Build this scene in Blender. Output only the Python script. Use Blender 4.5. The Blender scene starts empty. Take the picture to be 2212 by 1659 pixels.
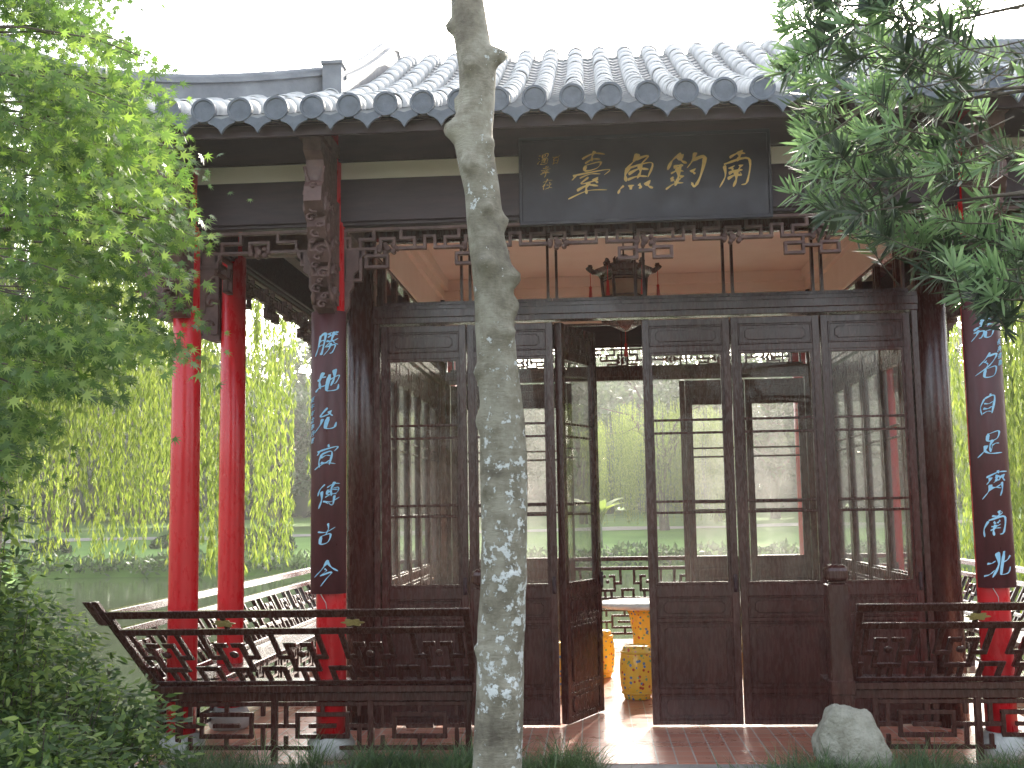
import bpy, math, random, bmesh
import numpy as np
from mathutils import Vector, Matrix, noise
random.seed(7); rng=np.random.default_rng(7)
R=random.uniform
COL=bpy.context.scene.collection
# ------------------------------------------------------------------ helpers
class MB:
    def __init__(s): s.v=[];s.f=[];s.m=[];s.s=[];s.xf=None
    def add(s,vs,fs,mi=0,sm=False):
        o=len(s.v)
        if s.xf: vs=[s.xf(*p) for p in vs]
        s.v+=[tuple(p) for p in vs]; s.f+=[tuple(i+o for i in f) for f in fs]
        s.m+=[mi]*len(fs); s.s+=[sm]*len(fs)
    def box(s,x0,x1,y0,y1,z0,z1,mi=0):
        s.add([(x0,y0,z0),(x1,y0,z0),(x1,y1,z0),(x0,y1,z0),(x0,y0,z1),(x1,y0,z1),(x1,y1,z1),(x0,y1,z1)],
          [(0,3,2,1),(4,5,6,7),(0,1,5,4),(1,2,6,5),(2,3,7,6),(3,0,4,7)],mi)
    def prism(s,poly,a,b,mi=0,plane='xz'):
        n=len(poly)
        f=(lambda p,q:(p[0],q,p[1])) if plane=='xz' else ((lambda p,q:(q,p[0],p[1])) if plane=='yz' else (lambda p,q:(p[0],p[1],q)))
        vs=[f(p,a) for p in poly]+[f(p,b) for p in poly]
        s.add(vs,[tuple(range(n)),tuple(range(2*n-1,n-1,-1))]+[(i,(i+1)%n,n+(i+1)%n,n+i) for i in range(n)],mi)
    def lathe(s,cx,cy,prof,n=24,mi=0,sm=True,cap=True):
        vs=[];fs=[]
        for r,z in prof:
            for i in range(n):
                a=2*math.pi*i/n; vs.append((cx+r*math.cos(a),cy+r*math.sin(a),z))
        for k in range(len(prof)-1):
            for i in range(n):
                j=(i+1)%n; fs.append((k*n+i,k*n+j,(k+1)*n+j,(k+1)*n+i))
        if cap: fs.append(tuple(range(n-1,-1,-1))); L=(len(prof)-1)*n; fs.append(tuple(range(L,L+n)))
        s.add(vs,fs,mi,sm)
        if cap: s.s[-1]=False; s.s[-2]=False
    def tube(s,pts,rad,n=8,mi=0,sm=True):
        vs=[];fs=[];m=len(pts)
        P=[Vector(p) for p in pts]
        for k in range(m):
            t=(P[min(k+1,m-1)]-P[max(k-1,0)]).normalized()
            u=Vector((0,1,0)) if abs(t.y)<.8 else Vector((1,0,0))
            a=t.cross(u).normalized(); b=t.cross(a)
            r=rad[k] if hasattr(rad,'__len__') else rad
            for i in range(n):
                w=2*math.pi*i/n; vs.append(tuple(P[k]+a*(r*math.cos(w))+b*(r*math.sin(w))))
        for k in range(m-1):
            for i in range(n):
                j=(i+1)%n; fs.append((k*n+i,k*n+j,(k+1)*n+j,(k+1)*n+i))
        fs.append(tuple(range(n))); fs.append(tuple(range(m*n-1,(m-1)*n-1,-1)))
        s.add(vs,fs,mi,sm)
    def sweep(s,path,w,h,mi=0):
        P=[Vector(p) for p in path]; vs=[];fs=[];m=len(P)
        for k in range(m):
            t=(P[min(k+1,m-1)]-P[max(k-1,0)]); t.z=0; t.normalize(); sd=Vector((-t.y,t.x,0))
            hh=h[k] if hasattr(h,'__len__') else h
            for a,b in((-1,0),(1,0),(1,1),(-1,1)): vs.append(tuple(P[k]+sd*(a*w/2)+Vector((0,0,b*hh))))
        for k in range(m-1):
            for i in range(4):
                j=(i+1)%4; fs.append((k*4+i,k*4+j,k*4+4+j,k*4+4+i))
        fs.append((0,1,2,3)); fs.append((m*4-1,m*4-2,m*4-3,m*4-4))
        s.add(vs,fs,mi)
    def build(s,name,mats,parent=None,loc=None,rot=None,ploc=None,bevel=0):
        me=bpy.data.meshes.new(name); me.from_pydata(s.v,[],s.f)
        for m in mats: me.materials.append(m)
        me.polygons.foreach_set('material_index',s.m); me.polygons.foreach_set('use_smooth',s.s)
        bm=bmesh.new(); bm.from_mesh(me); bmesh.ops.recalc_face_normals(bm,faces=bm.faces); bm.to_mesh(me); bm.free()
        o=bpy.data.objects.new(name,me); COL.objects.link(o)
        if loc: o.location=loc
        if rot: o.rotation_euler=rot
        if parent:
            o.parent=parent
            if ploc: o.matrix_parent_inverse=Matrix.Translation(-Vector(ploc))
        if bevel:
            b=o.modifiers.new('bevel','BEVEL'); b.width=bevel; b.segments=1; b.limit_method='ANGLE'
        return o
def empty(name,loc,label,cat,group=None):
    o=bpy.data.objects.new(name,None); COL.objects.link(o); o.location=loc; o.empty_display_size=.2
    tag(o,label,cat,group); return o
def tag(o,label,cat,group=None):
    o['label']=label; o['category']=cat
    if group: o['group']=group
def npmesh(name,V,k,mats,parent=None,ploc=None,mi=None):
    V=np.asarray(V,dtype=np.float32).reshape(-1,3); n=len(V)//k
    me=bpy.data.meshes.new(name); me.vertices.add(len(V)); me.vertices.foreach_set('co',V.ravel())
    me.loops.add(len(V)); me.loops.foreach_set('vertex_index',np.arange(len(V),dtype=np.int32))
    me.polygons.add(n); me.polygons.foreach_set('loop_start',np.arange(0,len(V),k,dtype=np.int32))
    try: me.polygons.foreach_set('loop_total',np.full(n,k,dtype=np.int32))
    except Exception: pass
    for m in mats: me.materials.append(m)
    if mi is not None: me.polygons.foreach_set('material_index',np.asarray(mi,dtype=np.int32))
    me.update(calc_edges=True); me.validate()
    o=bpy.data.objects.new(name,me); COL.objects.link(o)
    if parent:
        o.parent=parent
        if ploc is not None: o.matrix_parent_inverse=Matrix.Translation(-Vector(ploc))
    return o
def nrm(a): return a/(np.linalg.norm(a,axis=-1,keepdims=True)+1e-9)
def leafverts(p,ax,nor,size,shape):
    ax=nrm(ax); side=nrm(np.cross(nor,ax)); nn=np.cross(ax,side)
    out=[]
    for s in shape:
        a,b=s[0],s[1]; c=s[2] if len(s)>2 else 0
        out.append(p+size[:,None]*(a*ax+b*side+c*nn))
    return np.stack(out,axis=1)
def instance(src,name,loc,rotz=0,scale=1,group=None,label=None):
    o=src.copy(); COL.objects.link(o); o.location=loc; o.rotation_euler=(0,0,rotz); o.scale=(scale,)*3
    if group: o['group']=group
    if label: o['label']=label
    for c in src.children:
        d=c.copy(); d.parent=o; COL.objects.link(d)
    return o
# ------------------------------------------------------------------ materials
def newmat(name):
    m=bpy.data.materials.new(name); m.use_nodes=True; nt=m.node_tree; return m,nt,nt.nodes['Principled BSDF']
def ramp(nt,fac,stops,interp='LINEAR'):
    r=nt.nodes.new('ShaderNodeValToRGB'); r.color_ramp.interpolation=interp
    els=r.color_ramp.elements
    while len(els)<len(stops): els.new(.5)
    for e,(p,c) in zip(els,stops): e.position=p; e.color=(*c,1) if len(c)==3 else c
    nt.links.new(fac,r.inputs[0]); return r.outputs[0]
def coords(nt,scale=(1,1,1)):
    t=nt.nodes.new('ShaderNodeTexCoord'); m=nt.nodes.new('ShaderNodeMapping'); m.inputs['Scale'].default_value=scale
    nt.links.new(t.outputs['Object'],m.inputs[0]); return m.outputs[0]
def ntex(nt,vec,scale,detail=5,rough=.6):
    n=nt.nodes.new('ShaderNodeTexNoise'); n.inputs['Scale'].default_value=scale; n.inputs['Detail'].default_value=detail
    n.inputs['Roughness'].default_value=rough; nt.links.new(vec,n.inputs['Vector']); return n.outputs['Fac']
def bump(nt,h,strength,dist,bs):
    b=nt.nodes.new('ShaderNodeBump'); b.inputs['Strength'].default_value=strength; b.inputs['Distance'].default_value=dist
    nt.links.new(h,b.inputs['Height']); nt.links.new(b.outputs[0],bs.inputs['Normal'])
def nmat(name,c1,c2,scale=4,rough=.5,bs_=.15,dist=.005,stretch=(1,1,1),rvar=.15,coat=0,c3=None,metal=0):
    m,nt,bs=newmat(name); v=coords(nt,stretch)
    n=ntex(nt,v,scale); st=[(.3,c1),(.7,c2)] if c3 is None else [(.25,c1),(.5,c2),(.72,c3)]
    nt.links.new(ramp(nt,n,st),bs.inputs['Base Color'])
    n2=ntex(nt,v,scale*3.3,6)
    nt.links.new(ramp(nt,n2,[(.3,(max(0,rough-rvar),)*3),(.7,(min(1,rough+rvar),)*3)]),bs.inputs['Roughness'])
    if bs_: bump(nt,n2,bs_,dist,bs)
    bs.inputs['Coat Weight'].default_value=coat; bs.inputs['Coat Roughness'].default_value=.2
    bs.inputs['Metallic'].default_value=metal
    return m
WOOD=nmat('dark_lacquered_wood',(.046,.014,.011),(.086,.029,.023),3,.27,.12,.003,(6,6,1.2),.09,.35)
WOODB=nmat('dark_beam_wood',(.032,.013,.017),(.058,.025,.029),3,.5,.2,.004,(1,6,6),.12)
CARVE=nmat('carved_brown_wood',(.10,.05,.045),(.20,.11,.095),9,.55,.3,.004)
RAFT=nmat('rafter_wood',(.16,.07,.07),(.26,.13,.12),6,.6,.2)
RED=nmat('red_paint',(.62,.008,.014),(.78,.014,.022),2.2,.3,.06,.003,(3,3,1),.09,.25)
STONE=nmat('pale_stone',(.34,.33,.32),(.55,.54,.52),7,.8,.5,.01,c3=(.46,.46,.43))
LIP=nmat('terrace_stone',(.26,.24,.22),(.42,.40,.37),5,.8,.4,.008)
TILE=nmat('sunlit_roof_tile',(.40,.40,.40),(.58,.58,.58),9,.6,.3,.005,c3=(.68,.67,.66),rvar=.1)  # tile grey lightened, sun glare on the roof put into the colour
CAP=nmat('shaded_eave_tile',(.11,.125,.155),(.18,.20,.24),12,.65,.4,.005)  # roof tile darkened, shade on the eave front put into the colour
RIDGE=nmat('ridge_plaster',(.18,.19,.215),(.30,.31,.34),5,.7,.4,.008)
SOFF=nmat('soffit_board',(.46,.30,.25),(.60,.43,.37),4,.7,.2)
PLAST=nmat('cream_plaster',(.80,.67,.61),(.87,.76,.71),2,.8,.1)
STRIP=nmat('lit_gap_cream',(.84,.73,.67),(.90,.82,.77),2,.7,.1)  # pale cream stands in for light glowing through the gap
BOARD=nmat('maroon_board',(.070,.018,.020),(.115,.030,.034),3,.42,.1,.002,(5,5,1))
PLAQ=nmat('black_plaque',(.016,.012,.018),(.030,.023,.032),4,.45,.12)
GOLD=nmat('gold_leaf',(.72,.45,.12),(.90,.62,.22),14,.42,.2,metal=.0)
BLUE=nmat('pale_blue_paint',(.30,.60,.84),(.44,.72,.91),12,.6,.1)
WHITE=nmat('white_stone_top',(.70,.68,.64),(.80,.78,.74),5,.25,.05)
TAS=nmat('red_tassel',(.4,.01,.01),(.6,.03,.02),30,.7,.2)
PAPER=nmat('lantern_silk',(.35,.25,.18),(.5,.38,.28),8,.6,.1)
BRONZE=nmat('ornament_gilt',(.36,.28,.10),(.56,.44,.18),20,.4,.3,metal=.3)
LIMB=nmat('brown_bark',(.07,.052,.042),(.16,.13,.10),12,.9,.6,.02,(1,1,.3))
def floor_mat():
    m,nt,bs=newmat('red_clay_floor_tiles'); v=coords(nt)
    b=nt.nodes.new('ShaderNodeTexBrick'); b.offset=0; b.inputs['Scale'].default_value=1
    b.inputs['Brick Width'].default_value=.125; b.inputs['Row Height'].default_value=.15; b.inputs['Mortar Size'].default_value=.005
    b.inputs['Color1'].default_value=(.54,.19,.12,1); b.inputs['Color2'].default_value=(.66,.29,.19,1); b.inputs['Mortar'].default_value=(.60,.54,.49,1)
    nt.links.new(v,b.inputs['Vector'])
    n=ntex(nt,v,3,6); mx=nt.nodes.new('ShaderNodeMixRGB'); mx.blend_type='MULTIPLY'; mx.inputs[0].default_value=.6
    nt.links.new(b.outputs['Color'],mx.inputs[1]); nt.links.new(ramp(nt,n,[(.3,(.65,.65,.65)),(.65,(1,1,1))]),mx.inputs[2])
    nt.links.new(mx.outputs[0],bs.inputs['Base Color'])
    nt.links.new(ramp(nt,n,[(.3,(.22,.22,.22)),(.7,(.42,.42,.42))]),bs.inputs['Roughness'])
    inv=nt.nodes.new('ShaderNodeMath'); inv.operation='SUBTRACT'; inv.inputs[0].default_value=1; nt.links.new(b.outputs['Fac'],inv.inputs[1])
    bump(nt,inv.outputs[0],.6,.003,bs); return m
FLOOR=floor_mat()
def glass_mat():
    m,nt,bs=newmat('window_glass'); nt.nodes.remove(bs); out=nt.nodes['Material Output']
    tr=nt.nodes.new('ShaderNodeBsdfTransparent'); tr.inputs[0].default_value=(.98,.985,.98,1)
    gl=nt.nodes.new('ShaderNodeBsdfGlossy'); gl.inputs['Roughness'].default_value=.015
    fr=nt.nodes.new('ShaderNodeFresnel'); fr.inputs[0].default_value=1.40
    k=nt.nodes.new('ShaderNodeMath'); k.operation='MULTIPLY'; k.inputs[1].default_value=.55; nt.links.new(fr.outputs[0],k.inputs[0])
    m1=nt.nodes.new('ShaderNodeMixShader'); nt.links.new(k.outputs[0],m1.inputs[0]); nt.links.new(tr.outputs[0],m1.inputs[1]); nt.links.new(gl.outputs[0],m1.inputs[2])
    tl=nt.nodes.new('ShaderNodeBsdfTranslucent'); tl.inputs[0].default_value=(.90,.88,.85,1)
    n=ntex(nt,coords(nt),3,4); f=ramp(nt,n,[(.35,(.025,)*3),(.7,(.075,)*3)])
    m2=nt.nodes.new('ShaderNodeMixShader'); nt.links.new(f,m2.inputs[0]); nt.links.new(m1.outputs[0],m2.inputs[1]); nt.links.new(tl.outputs[0],m2.inputs[2])
    nt.links.new(m2.outputs[0],out.inputs[0]); return m
GLASS=glass_mat()
def leaf_mat(name,dark,mid,light,trans=.45,tint=(1.05,1.15,.6),rough=.45,cl=1.2,gain=.45):
    m,nt,bs=newmat(name); out=nt.nodes['Material Output']
    g=nt.nodes.new('ShaderNodeNewGeometry'); n=ntex(nt,coords(nt),cl,2)
    ad=nt.nodes.new('ShaderNodeMath'); ad.operation='MULTIPLY_ADD'; ad.inputs[1].default_value=.5; nt.links.new(g.outputs['Random Per Island'],ad.inputs[0])
    ml=nt.nodes.new('ShaderNodeMath'); ml.operation='MULTIPLY'; ml.inputs[1].default_value=.55; nt.links.new(n,ml.inputs[0]); nt.links.new(ml.outputs[0],ad.inputs[2])
    c=ramp(nt,ad.outputs[0],[(.2,dark),(.5,mid),(.8,light)])
    nt.links.new(c,bs.inputs['Base Color']); bs.inputs['Roughness'].default_value=rough
    t=nt.nodes.new('ShaderNodeBsdfTranslucent'); mx=nt.nodes.new('ShaderNodeMixRGB'); mx.blend_type='MULTIPLY'; mx.inputs[0].default_value=1; mx.inputs[2].default_value=(*[q*(1+gain) for q in tint],1)
    nt.links.new(c,mx.inputs[1]); nt.links.new(mx.outputs[0],t.inputs[0])
    ms=nt.nodes.new('ShaderNodeMixShader'); ms.inputs[0].default_value=trans
    nt.links.new(bs.outputs[0],ms.inputs[1]); nt.links.new(t.outputs[0],ms.inputs[2]); nt.links.new(ms.outputs[0],out.inputs[0]); return m
L_MAPLE=leaf_mat('maple_leaf',(.05,.095,.03),(.11,.19,.05),(.26,.34,.10),.5,cl=2.2)
L_PODO=leaf_mat('podocarpus_needle',(.022,.036,.024),(.05,.075,.043),(.10,.135,.08),.25,(1,1.1,.8),.4,cl=3)
L_PODT=leaf_mat('fresh_needle',(.13,.21,.11),(.21,.32,.16),(.31,.43,.24),.35,(1,1.08,.8),.4)
L_WILL=leaf_mat('willow_leaf',(.11,.16,.045),(.21,.27,.07),(.36,.40,.12),.5,(1.05,1.1,.65),gain=.3)
L_FAR=leaf_mat('far_foliage',(.04,.075,.03),(.07,.12,.05),(.13,.19,.075),.35,cl=.5,tint=(1,1.1,.75),gain=.1)
L_FAR2=leaf_mat('far_foliage_blue',(.05,.085,.045),(.08,.125,.065),(.13,.18,.09),.35,cl=.5,tint=(1,1.1,.85),gain=.1)
L_BUSH=leaf_mat('clipped_bush_leaf',(.02,.04,.018),(.035,.065,.027),(.06,.10,.04),.2,cl=.8,tint=(1,1.1,.75),gain=.0)
L_SHRUB=leaf_mat('shrub_leaf',(.035,.065,.028),(.10,.165,.05),(.34,.42,.13),.45,cl=2.5)
L_GRASS=leaf_mat('mondo_grass',(.045,.08,.04),(.10,.16,.075),(.20,.28,.14),.35,cl=3)
def bark_mat():
    m,nt,bs=newmat('grey_bark_with_lichen'); v=coords(nt)
    n=ntex(nt,v,7,9,.7); n0=ntex(nt,v,2.2,3)
    mxn=nt.nodes.new('ShaderNodeMath'); mxn.operation='MULTIPLY_ADD'; mxn.inputs[1].default_value=.55; nt.links.new(n,mxn.inputs[0])
    q=nt.nodes.new('ShaderNodeMath'); q.operation='MULTIPLY'; q.inputs[1].default_value=.45; nt.links.new(n0,q.inputs[0]); nt.links.new(q.outputs[0],mxn.inputs[2])
    base=ramp(nt,mxn.outputs[0],[(.38,(.12,.10,.075)),(.48,(.25,.225,.17)),(.57,(.40,.37,.30))])
    b=ntex(nt,v,19,6,.7)
    big=ntex(nt,v,2.4,2)
    sx=nt.nodes.new('ShaderNodeSeparateXYZ'); nt.links.new(v,sx.inputs[0])
    g=nt.nodes.new('ShaderNodeMapRange'); g.inputs[1].default_value=.3; g.inputs[2].default_value=3.0; g.inputs[3].default_value=.055; g.inputs[4].default_value=-.02
    nt.links.new(sx.outputs['Z'],g.inputs[0])
    gx=nt.nodes.new('ShaderNodeMapRange'); gx.inputs[1].default_value=-.15; gx.inputs[2].default_value=.15; gx.inputs[3].default_value=-.04; gx.inputs[4].default_value=.03
    nt.links.new(sx.outputs['X'],gx.inputs[0])
    def add(a,b_,w=1):
        k=nt.nodes.new('ShaderNodeMath'); k.operation='MULTIPLY_ADD'; k.inputs[1].default_value=w; nt.links.new(b_,k.inputs[0]); nt.links.new(a,k.inputs[2]); return k.outputs[0]
    s=add(add(add(b,g.outputs[0]),gx.outputs[0]),big,.45)
    mask=ramp(nt,s,[(.83,(0,0,0)),(.840,(1,1,1))])
    mx=nt.nodes.new('ShaderNodeMixRGB'); nt.links.new(mask,mx.inputs[0]); nt.links.new(base,mx.inputs[1]); mx.inputs[2].default_value=(.78,.80,.79,1)
    nt.links.new(mx.outputs[0],bs.inputs['Base Color']); bs.inputs['Roughness'].default_value=.8
    fine=ntex(nt,coords(nt,(1,1,3.5)),24,9,.65); h=add(fine,mask,.4); bump(nt,h,.9,.010,bs); return m
BARK=bark_mat()
def ceramic():
    m,nt,bs=newmat('yellow_famille_ceramic'); v=coords(nt)
    vo=nt.nodes.new('ShaderNodeTexVoronoi'); vo.inputs['Scale'].default_value=26; nt.links.new(v,vo.inputs['Vector'])
    hs=ramp(nt,vo.outputs['Color'],[(0,(.6,.09,.05)),(.4,(.12,.25,.5)),(.6,(.2,.42,.2)),(.8,(.8,.35,.3))],'CONSTANT')
    mk=ramp(nt,vo.outputs['Distance'],[(.28,(1,1,1)),(.36,(0,0,0))])
    mx=nt.nodes.new('ShaderNodeMixRGB'); nt.links.new(mk,mx.inputs[0]); mx.inputs[1].default_value=(.95,.62,.08,1); nt.links.new(hs,mx.inputs[2])
    nt.links.new(mx.outputs[0],bs.inputs['Base Color']); bs.inputs['Roughness'].default_value=.15; return m
CER=ceramic()
CERB=nmat('yellow_glaze',(.80,.48,.05),(.90,.60,.10),8,.15,0)
def water():
    m,nt,bs=newmat('pond_water'); v=coords(nt,(1,1.6,1))
    bs.inputs['Base Color'].default_value=(.06,.085,.04,1); bs.inputs['Roughness'].default_value=.07; bs.inputs['IOR'].default_value=1.36
    bump(nt,ntex(nt,v,1.6,5),.10,.05,bs); return m
WATER=water()
def ground_mat():
    m,nt,bs=newmat('lawn_and_soil'); v=coords(nt)
    sx=nt.nodes.new('ShaderNodeSeparateXYZ'); nt.links.new(v,sx.inputs[0])
    mr=nt.nodes.new('ShaderNodeMapRange'); mr.inputs[1].default_value=12; mr.inputs[2].default_value=40; nt.links.new(sx.outputs['Y'],mr.inputs[0])
    a=ramp(nt,ntex(nt,v,2,8),[(.3,(.05,.04,.028)),(.55,(.07,.075,.035)),(.7,(.05,.09,.03))])
    b=ramp(nt,ntex(nt,v,.25,8),[(.3,(.10,.20,.035)),(.6,(.16,.29,.055)),(.75,(.23,.36,.08))])
    mx=nt.nodes.new('ShaderNodeMixRGB'); nt.links.new(mr.outputs[0],mx.inputs[0]); nt.links.new(a,mx.inputs[1]); nt.links.new(b,mx.inputs[2])
    nt.links.new(mx.outputs[0],bs.inputs['Base Color']); bs.inputs['Roughness'].default_value=.95; bump(nt,ntex(nt,v,12,8),.6,.03,bs); return m
GROUND=ground_mat()
PATHM=nmat('pale_path',(.34,.31,.26),(.46,.43,.37),2,.9,.2)

# ------------------------------------------------------------------ layout constants
CX,CY=.40,11.03            # pavilion centre
HC,HI,HE=3.25,2.21,4.10    # half sizes: outer columns, inner room, eaves
YC=CY-HC; YD=CY-HI         # front column line, front door line
# ------------------------------------------------------------------ ground, water
def sstep(a,b,x): t=np.clip((x-a)/(b-a),0,1); return t*t*(3-2*t)
def gh(x,y):
    x=np.asarray(x,float); y=np.asarray(y,float)
    lb=-(.35*y+6.0)
    inside=sstep(8.2,10.2,y)*(1-sstep(40.6,42.6,y))*sstep(-1.6,0,x-lb)*(1-sstep(30,33,x))
    land=-.03+sstep(41,58,y)*.85+sstep(58,110,y)*1.0
    land=land+.05*np.sin(x*.7+1)*np.sin(y*.6)*(y>9)*sstep(0,3,np.abs(y-9))
    return land*(1-inside)+(-1.7)*inside
xs=np.unique(np.concatenate([np.linspace(-400,-40,14),np.linspace(-40,40,90),np.linspace(40,400,14)]))
ys=np.unique(np.concatenate([np.linspace(-60,0,8),np.linspace(0,16,36),np.linspace(16,39,22),np.linspace(39,60,36),np.linspace(60,120,16),np.linspace(120,600,12)]))
XX,YY=np.meshgrid(xs,ys); ZZ=gh(XX,YY)
g=MB(); nx=len(xs)
g.add(list(zip(XX.ravel(),YY.ravel(),ZZ.ravel())),[(j*nx+i,j*nx+i+1,(j+1)*nx+i+1,(j+1)*nx+i) for j in range(len(ys)-1) for i in range(nx-1)],0,True)
o=g.build('ground',[GROUND]); o['kind']='structure'
w=MB(); w.add([(-45,7.9,-.65),(45,7.9,-.65),(45,45,-.65),(-45,45,-.65)],[(0,1,2,3)]); o=w.build('pond_water',[WATER]); o['kind']='structure'
pth=MB(); px=np.linspace(-70,70,60); pv=[]
for x in px:
    y0=52+1.5*math.sin(x*.06)
    pv+= [(x,y0,float(gh(x,y0))+.03),(x,y0+1.6,float(gh(x,y0+1.6))+.03)]
pth.add(pv,[(2*i,2*i+2,2*i+3,2*i+1) for i in range(len(px)-1)]); o=pth.build('path',[PATHM]); o['kind']='structure'
def haze_veil(nm,den,y0,y1):
    mm,nt,bs=newmat('haze_volume'); nt.nodes.remove(bs)
    vs_=nt.nodes.new('ShaderNodeVolumeScatter'); vs_.inputs['Density'].default_value=den; vs_.inputs['Anisotropy'].default_value=.6; vs_.inputs['Color'].default_value=(1,.985,.95,1)
    nt.links.new(vs_.outputs[0],nt.nodes['Material Output'].inputs['Volume'])
    w=MB(); w.box(-120,120,y0,y1,-3,22); o=w.build(nm,[mm]); o['kind']='structure'
haze_veil('haze_veil',.0012,-6,25.9); haze_veil('haze_veil',.0017,26,140)  # near volume added to lift the darks like glare, far one for distance haze

# ------------------------------------------------------------------ PAVILION
PL=(CX,CY,0)
PAV=empty('pavilion',PL,'traditional pavilion with grey tile roof, red columns and glazed doors','pavilion')
def part(mb,name,mats,bevel=0,parent=PAV,**k): return mb.build(name,mats,parent=parent,ploc=PL,bevel=bevel)
m=MB(); m.box(CX-HC-.28,CX+HC+.28,YC-.28,CY+HC+.28,-1.9,-.006); m.box(CX-HC-.33,CX+HC+.33,YC-.33,CY+HC+.33,-.14,-.002,0); part(m,'platform',[LIP],.01)
m=MB(); m.box(CX-HC-.24,CX+HC+.24,YC-.20,CY+HC+.24,-.05,.003); part(m,'tiled_floor',[FLOOR])
def colpos():
    p=[]
    for a in(-HC,-HI,HI,HC):
        for b in(-HC,-HI,HI,HC):
            if abs(a)==HC or abs(b)==HC: p.append((CX+a,CY+b))
    return p
COLS=colpos()
cm=MB(); cm.lathe(0,0,[(.100,.165),(.102,.5),(.1,2),(.094,4.40)],28); 
sm=MB(); sm.lathe(0,0,[(.135,.004),(.15,.02),(.163,.06),(.16,.105),(.14,.14),(.122,.168)],28)
c0=None
for i,(x,y) in enumerate(COLS):
    if c0 is None:
        c0=cm.build('column',[RED],parent=PAV,ploc=PL,loc=(x,y,0)); s0=sm.build('stone_base',[STONE],parent=c0)
    else:
        c=c0.copy(); c.location=(x,y,0); COL.objects.link(c); s=s0.copy(); s.parent=c; COL.objects.link(s)
for a in(-HI,HI):
    for b in(-HI,HI):
        m=MB(); m.lathe(CX+a,CY+b,[(.12,.004),(.12,4.6)],24); part(m,'corner_post',[WOOD])
DW=.685; DH=3.10
def panel(m,x0,x1,z0,z1,t):
    m.box(x0,x1,-t*.3,t*.3,z0,z1)
    for sg in(-1,1):
        ya,yb=(-t*.48,-t*.3) if sg<0 else (t*.3,t*.48)
        e=.014
        m.box(x0+.004,x1-.004,ya,yb,z0+.004,z0+.004+e); m.box(x0+.004,x1-.004,ya,yb,z1-.004-e,z1-.004)
        m.box(x0+.004,x0+.004+e,ya+.001,yb-.001,z0+.016,z1-.016); m.box(x1-.004-e,x1-.004,ya+.001,yb-.001,z0+.016,z1-.016)
        i=.055; c=.018
        if z1-z0<.14: i=.04;c=.012
        a0,a1,b0,b1=x0+i,x1-i,z0+i*.7,z1-i*.7
        poly=[(a0+c,b0),(a1-c,b0),(a1-c,b0+c*.6),(a1,b0+c),(a1,b1-c),(a1-c,b1-c*.6),(a1-c,b1),(a0+c,b1),(a0+c,b1-c*.6),(a0,b1-c),(a0,b0+c),(a0+c,b0+c*.6)]
        m.prism(poly,ya*1.0,yb*1.0)
def door_mesh():
    m=MB(); t=.060; h=t/2; S=.060
    m.box(0.005,S,-h,h,0.02,DH); m.box(DW-S,DW-.005,-h,h,0.02,DH)
    q=h-.003
    for a,b in((.02,.055),(.245,.285),(.776,.806),(.966,1.055),(2.835,2.885),(3.045,3.098)): m.box(S-.004,DW-S+.004,-q,q,a,b)
    for a,b in((.055,.245),(.285,.776),(.806,.966),(2.885,3.045)): panel(m,S-.003,DW-S+.003,a-.003,b+.003,t)
    x0,x1,z0,z1=S-.002,DW-S+.002,1.053,2.837; e=.022
    m.box(x0,x1,-h*.7,h*.7,z0,z0+e); m.box(x0,x1,-h*.7,h*.7,z1-e,z1); m.box(x0,x0+e,-h*.68,h*.68,z0+.01,z1-.01); m.box(x1-e,x1,-h*.68,h*.68,z0+.01,z1-.01)
    for z in(1.60,1.685,2.21,2.31): m.box(x0+.003,x1-.003,-.012,.012,z-.009,z+.009)
    g=MB(); g.box(x0+.01,x1-.01,-.002,.002,z0+.01,z1-.01)
    k=MB(); k.lathe(DW-.03,-h-.012,[(.012,1.0),(.014,1.03),(.014,1.1),(.012,1.13)],10)
    return m,g,k
dm,dg,dk=door_mesh(); D0=None
def door(x,y,rz,label=None):
    global D0
    if D0 is None:
        D0=dm.build('door',[WOOD],parent=PAV,ploc=PL,loc=(x,y,0),rot=(0,0,rz),bevel=.003)
        dg.build('glass_pane',[GLASS],parent=D0); dk.build('handle',[WOODB],parent=D0); o=D0
    else:
        o=D0.copy(); COL.objects.link(o); o.location=(x,y,0); o.rotation_euler=(0,0,rz)
        for c in D0.children:
            d=c.copy(); d.parent=o; COL.objects.link(d)
    if label: o['label']=label
    return o
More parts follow.
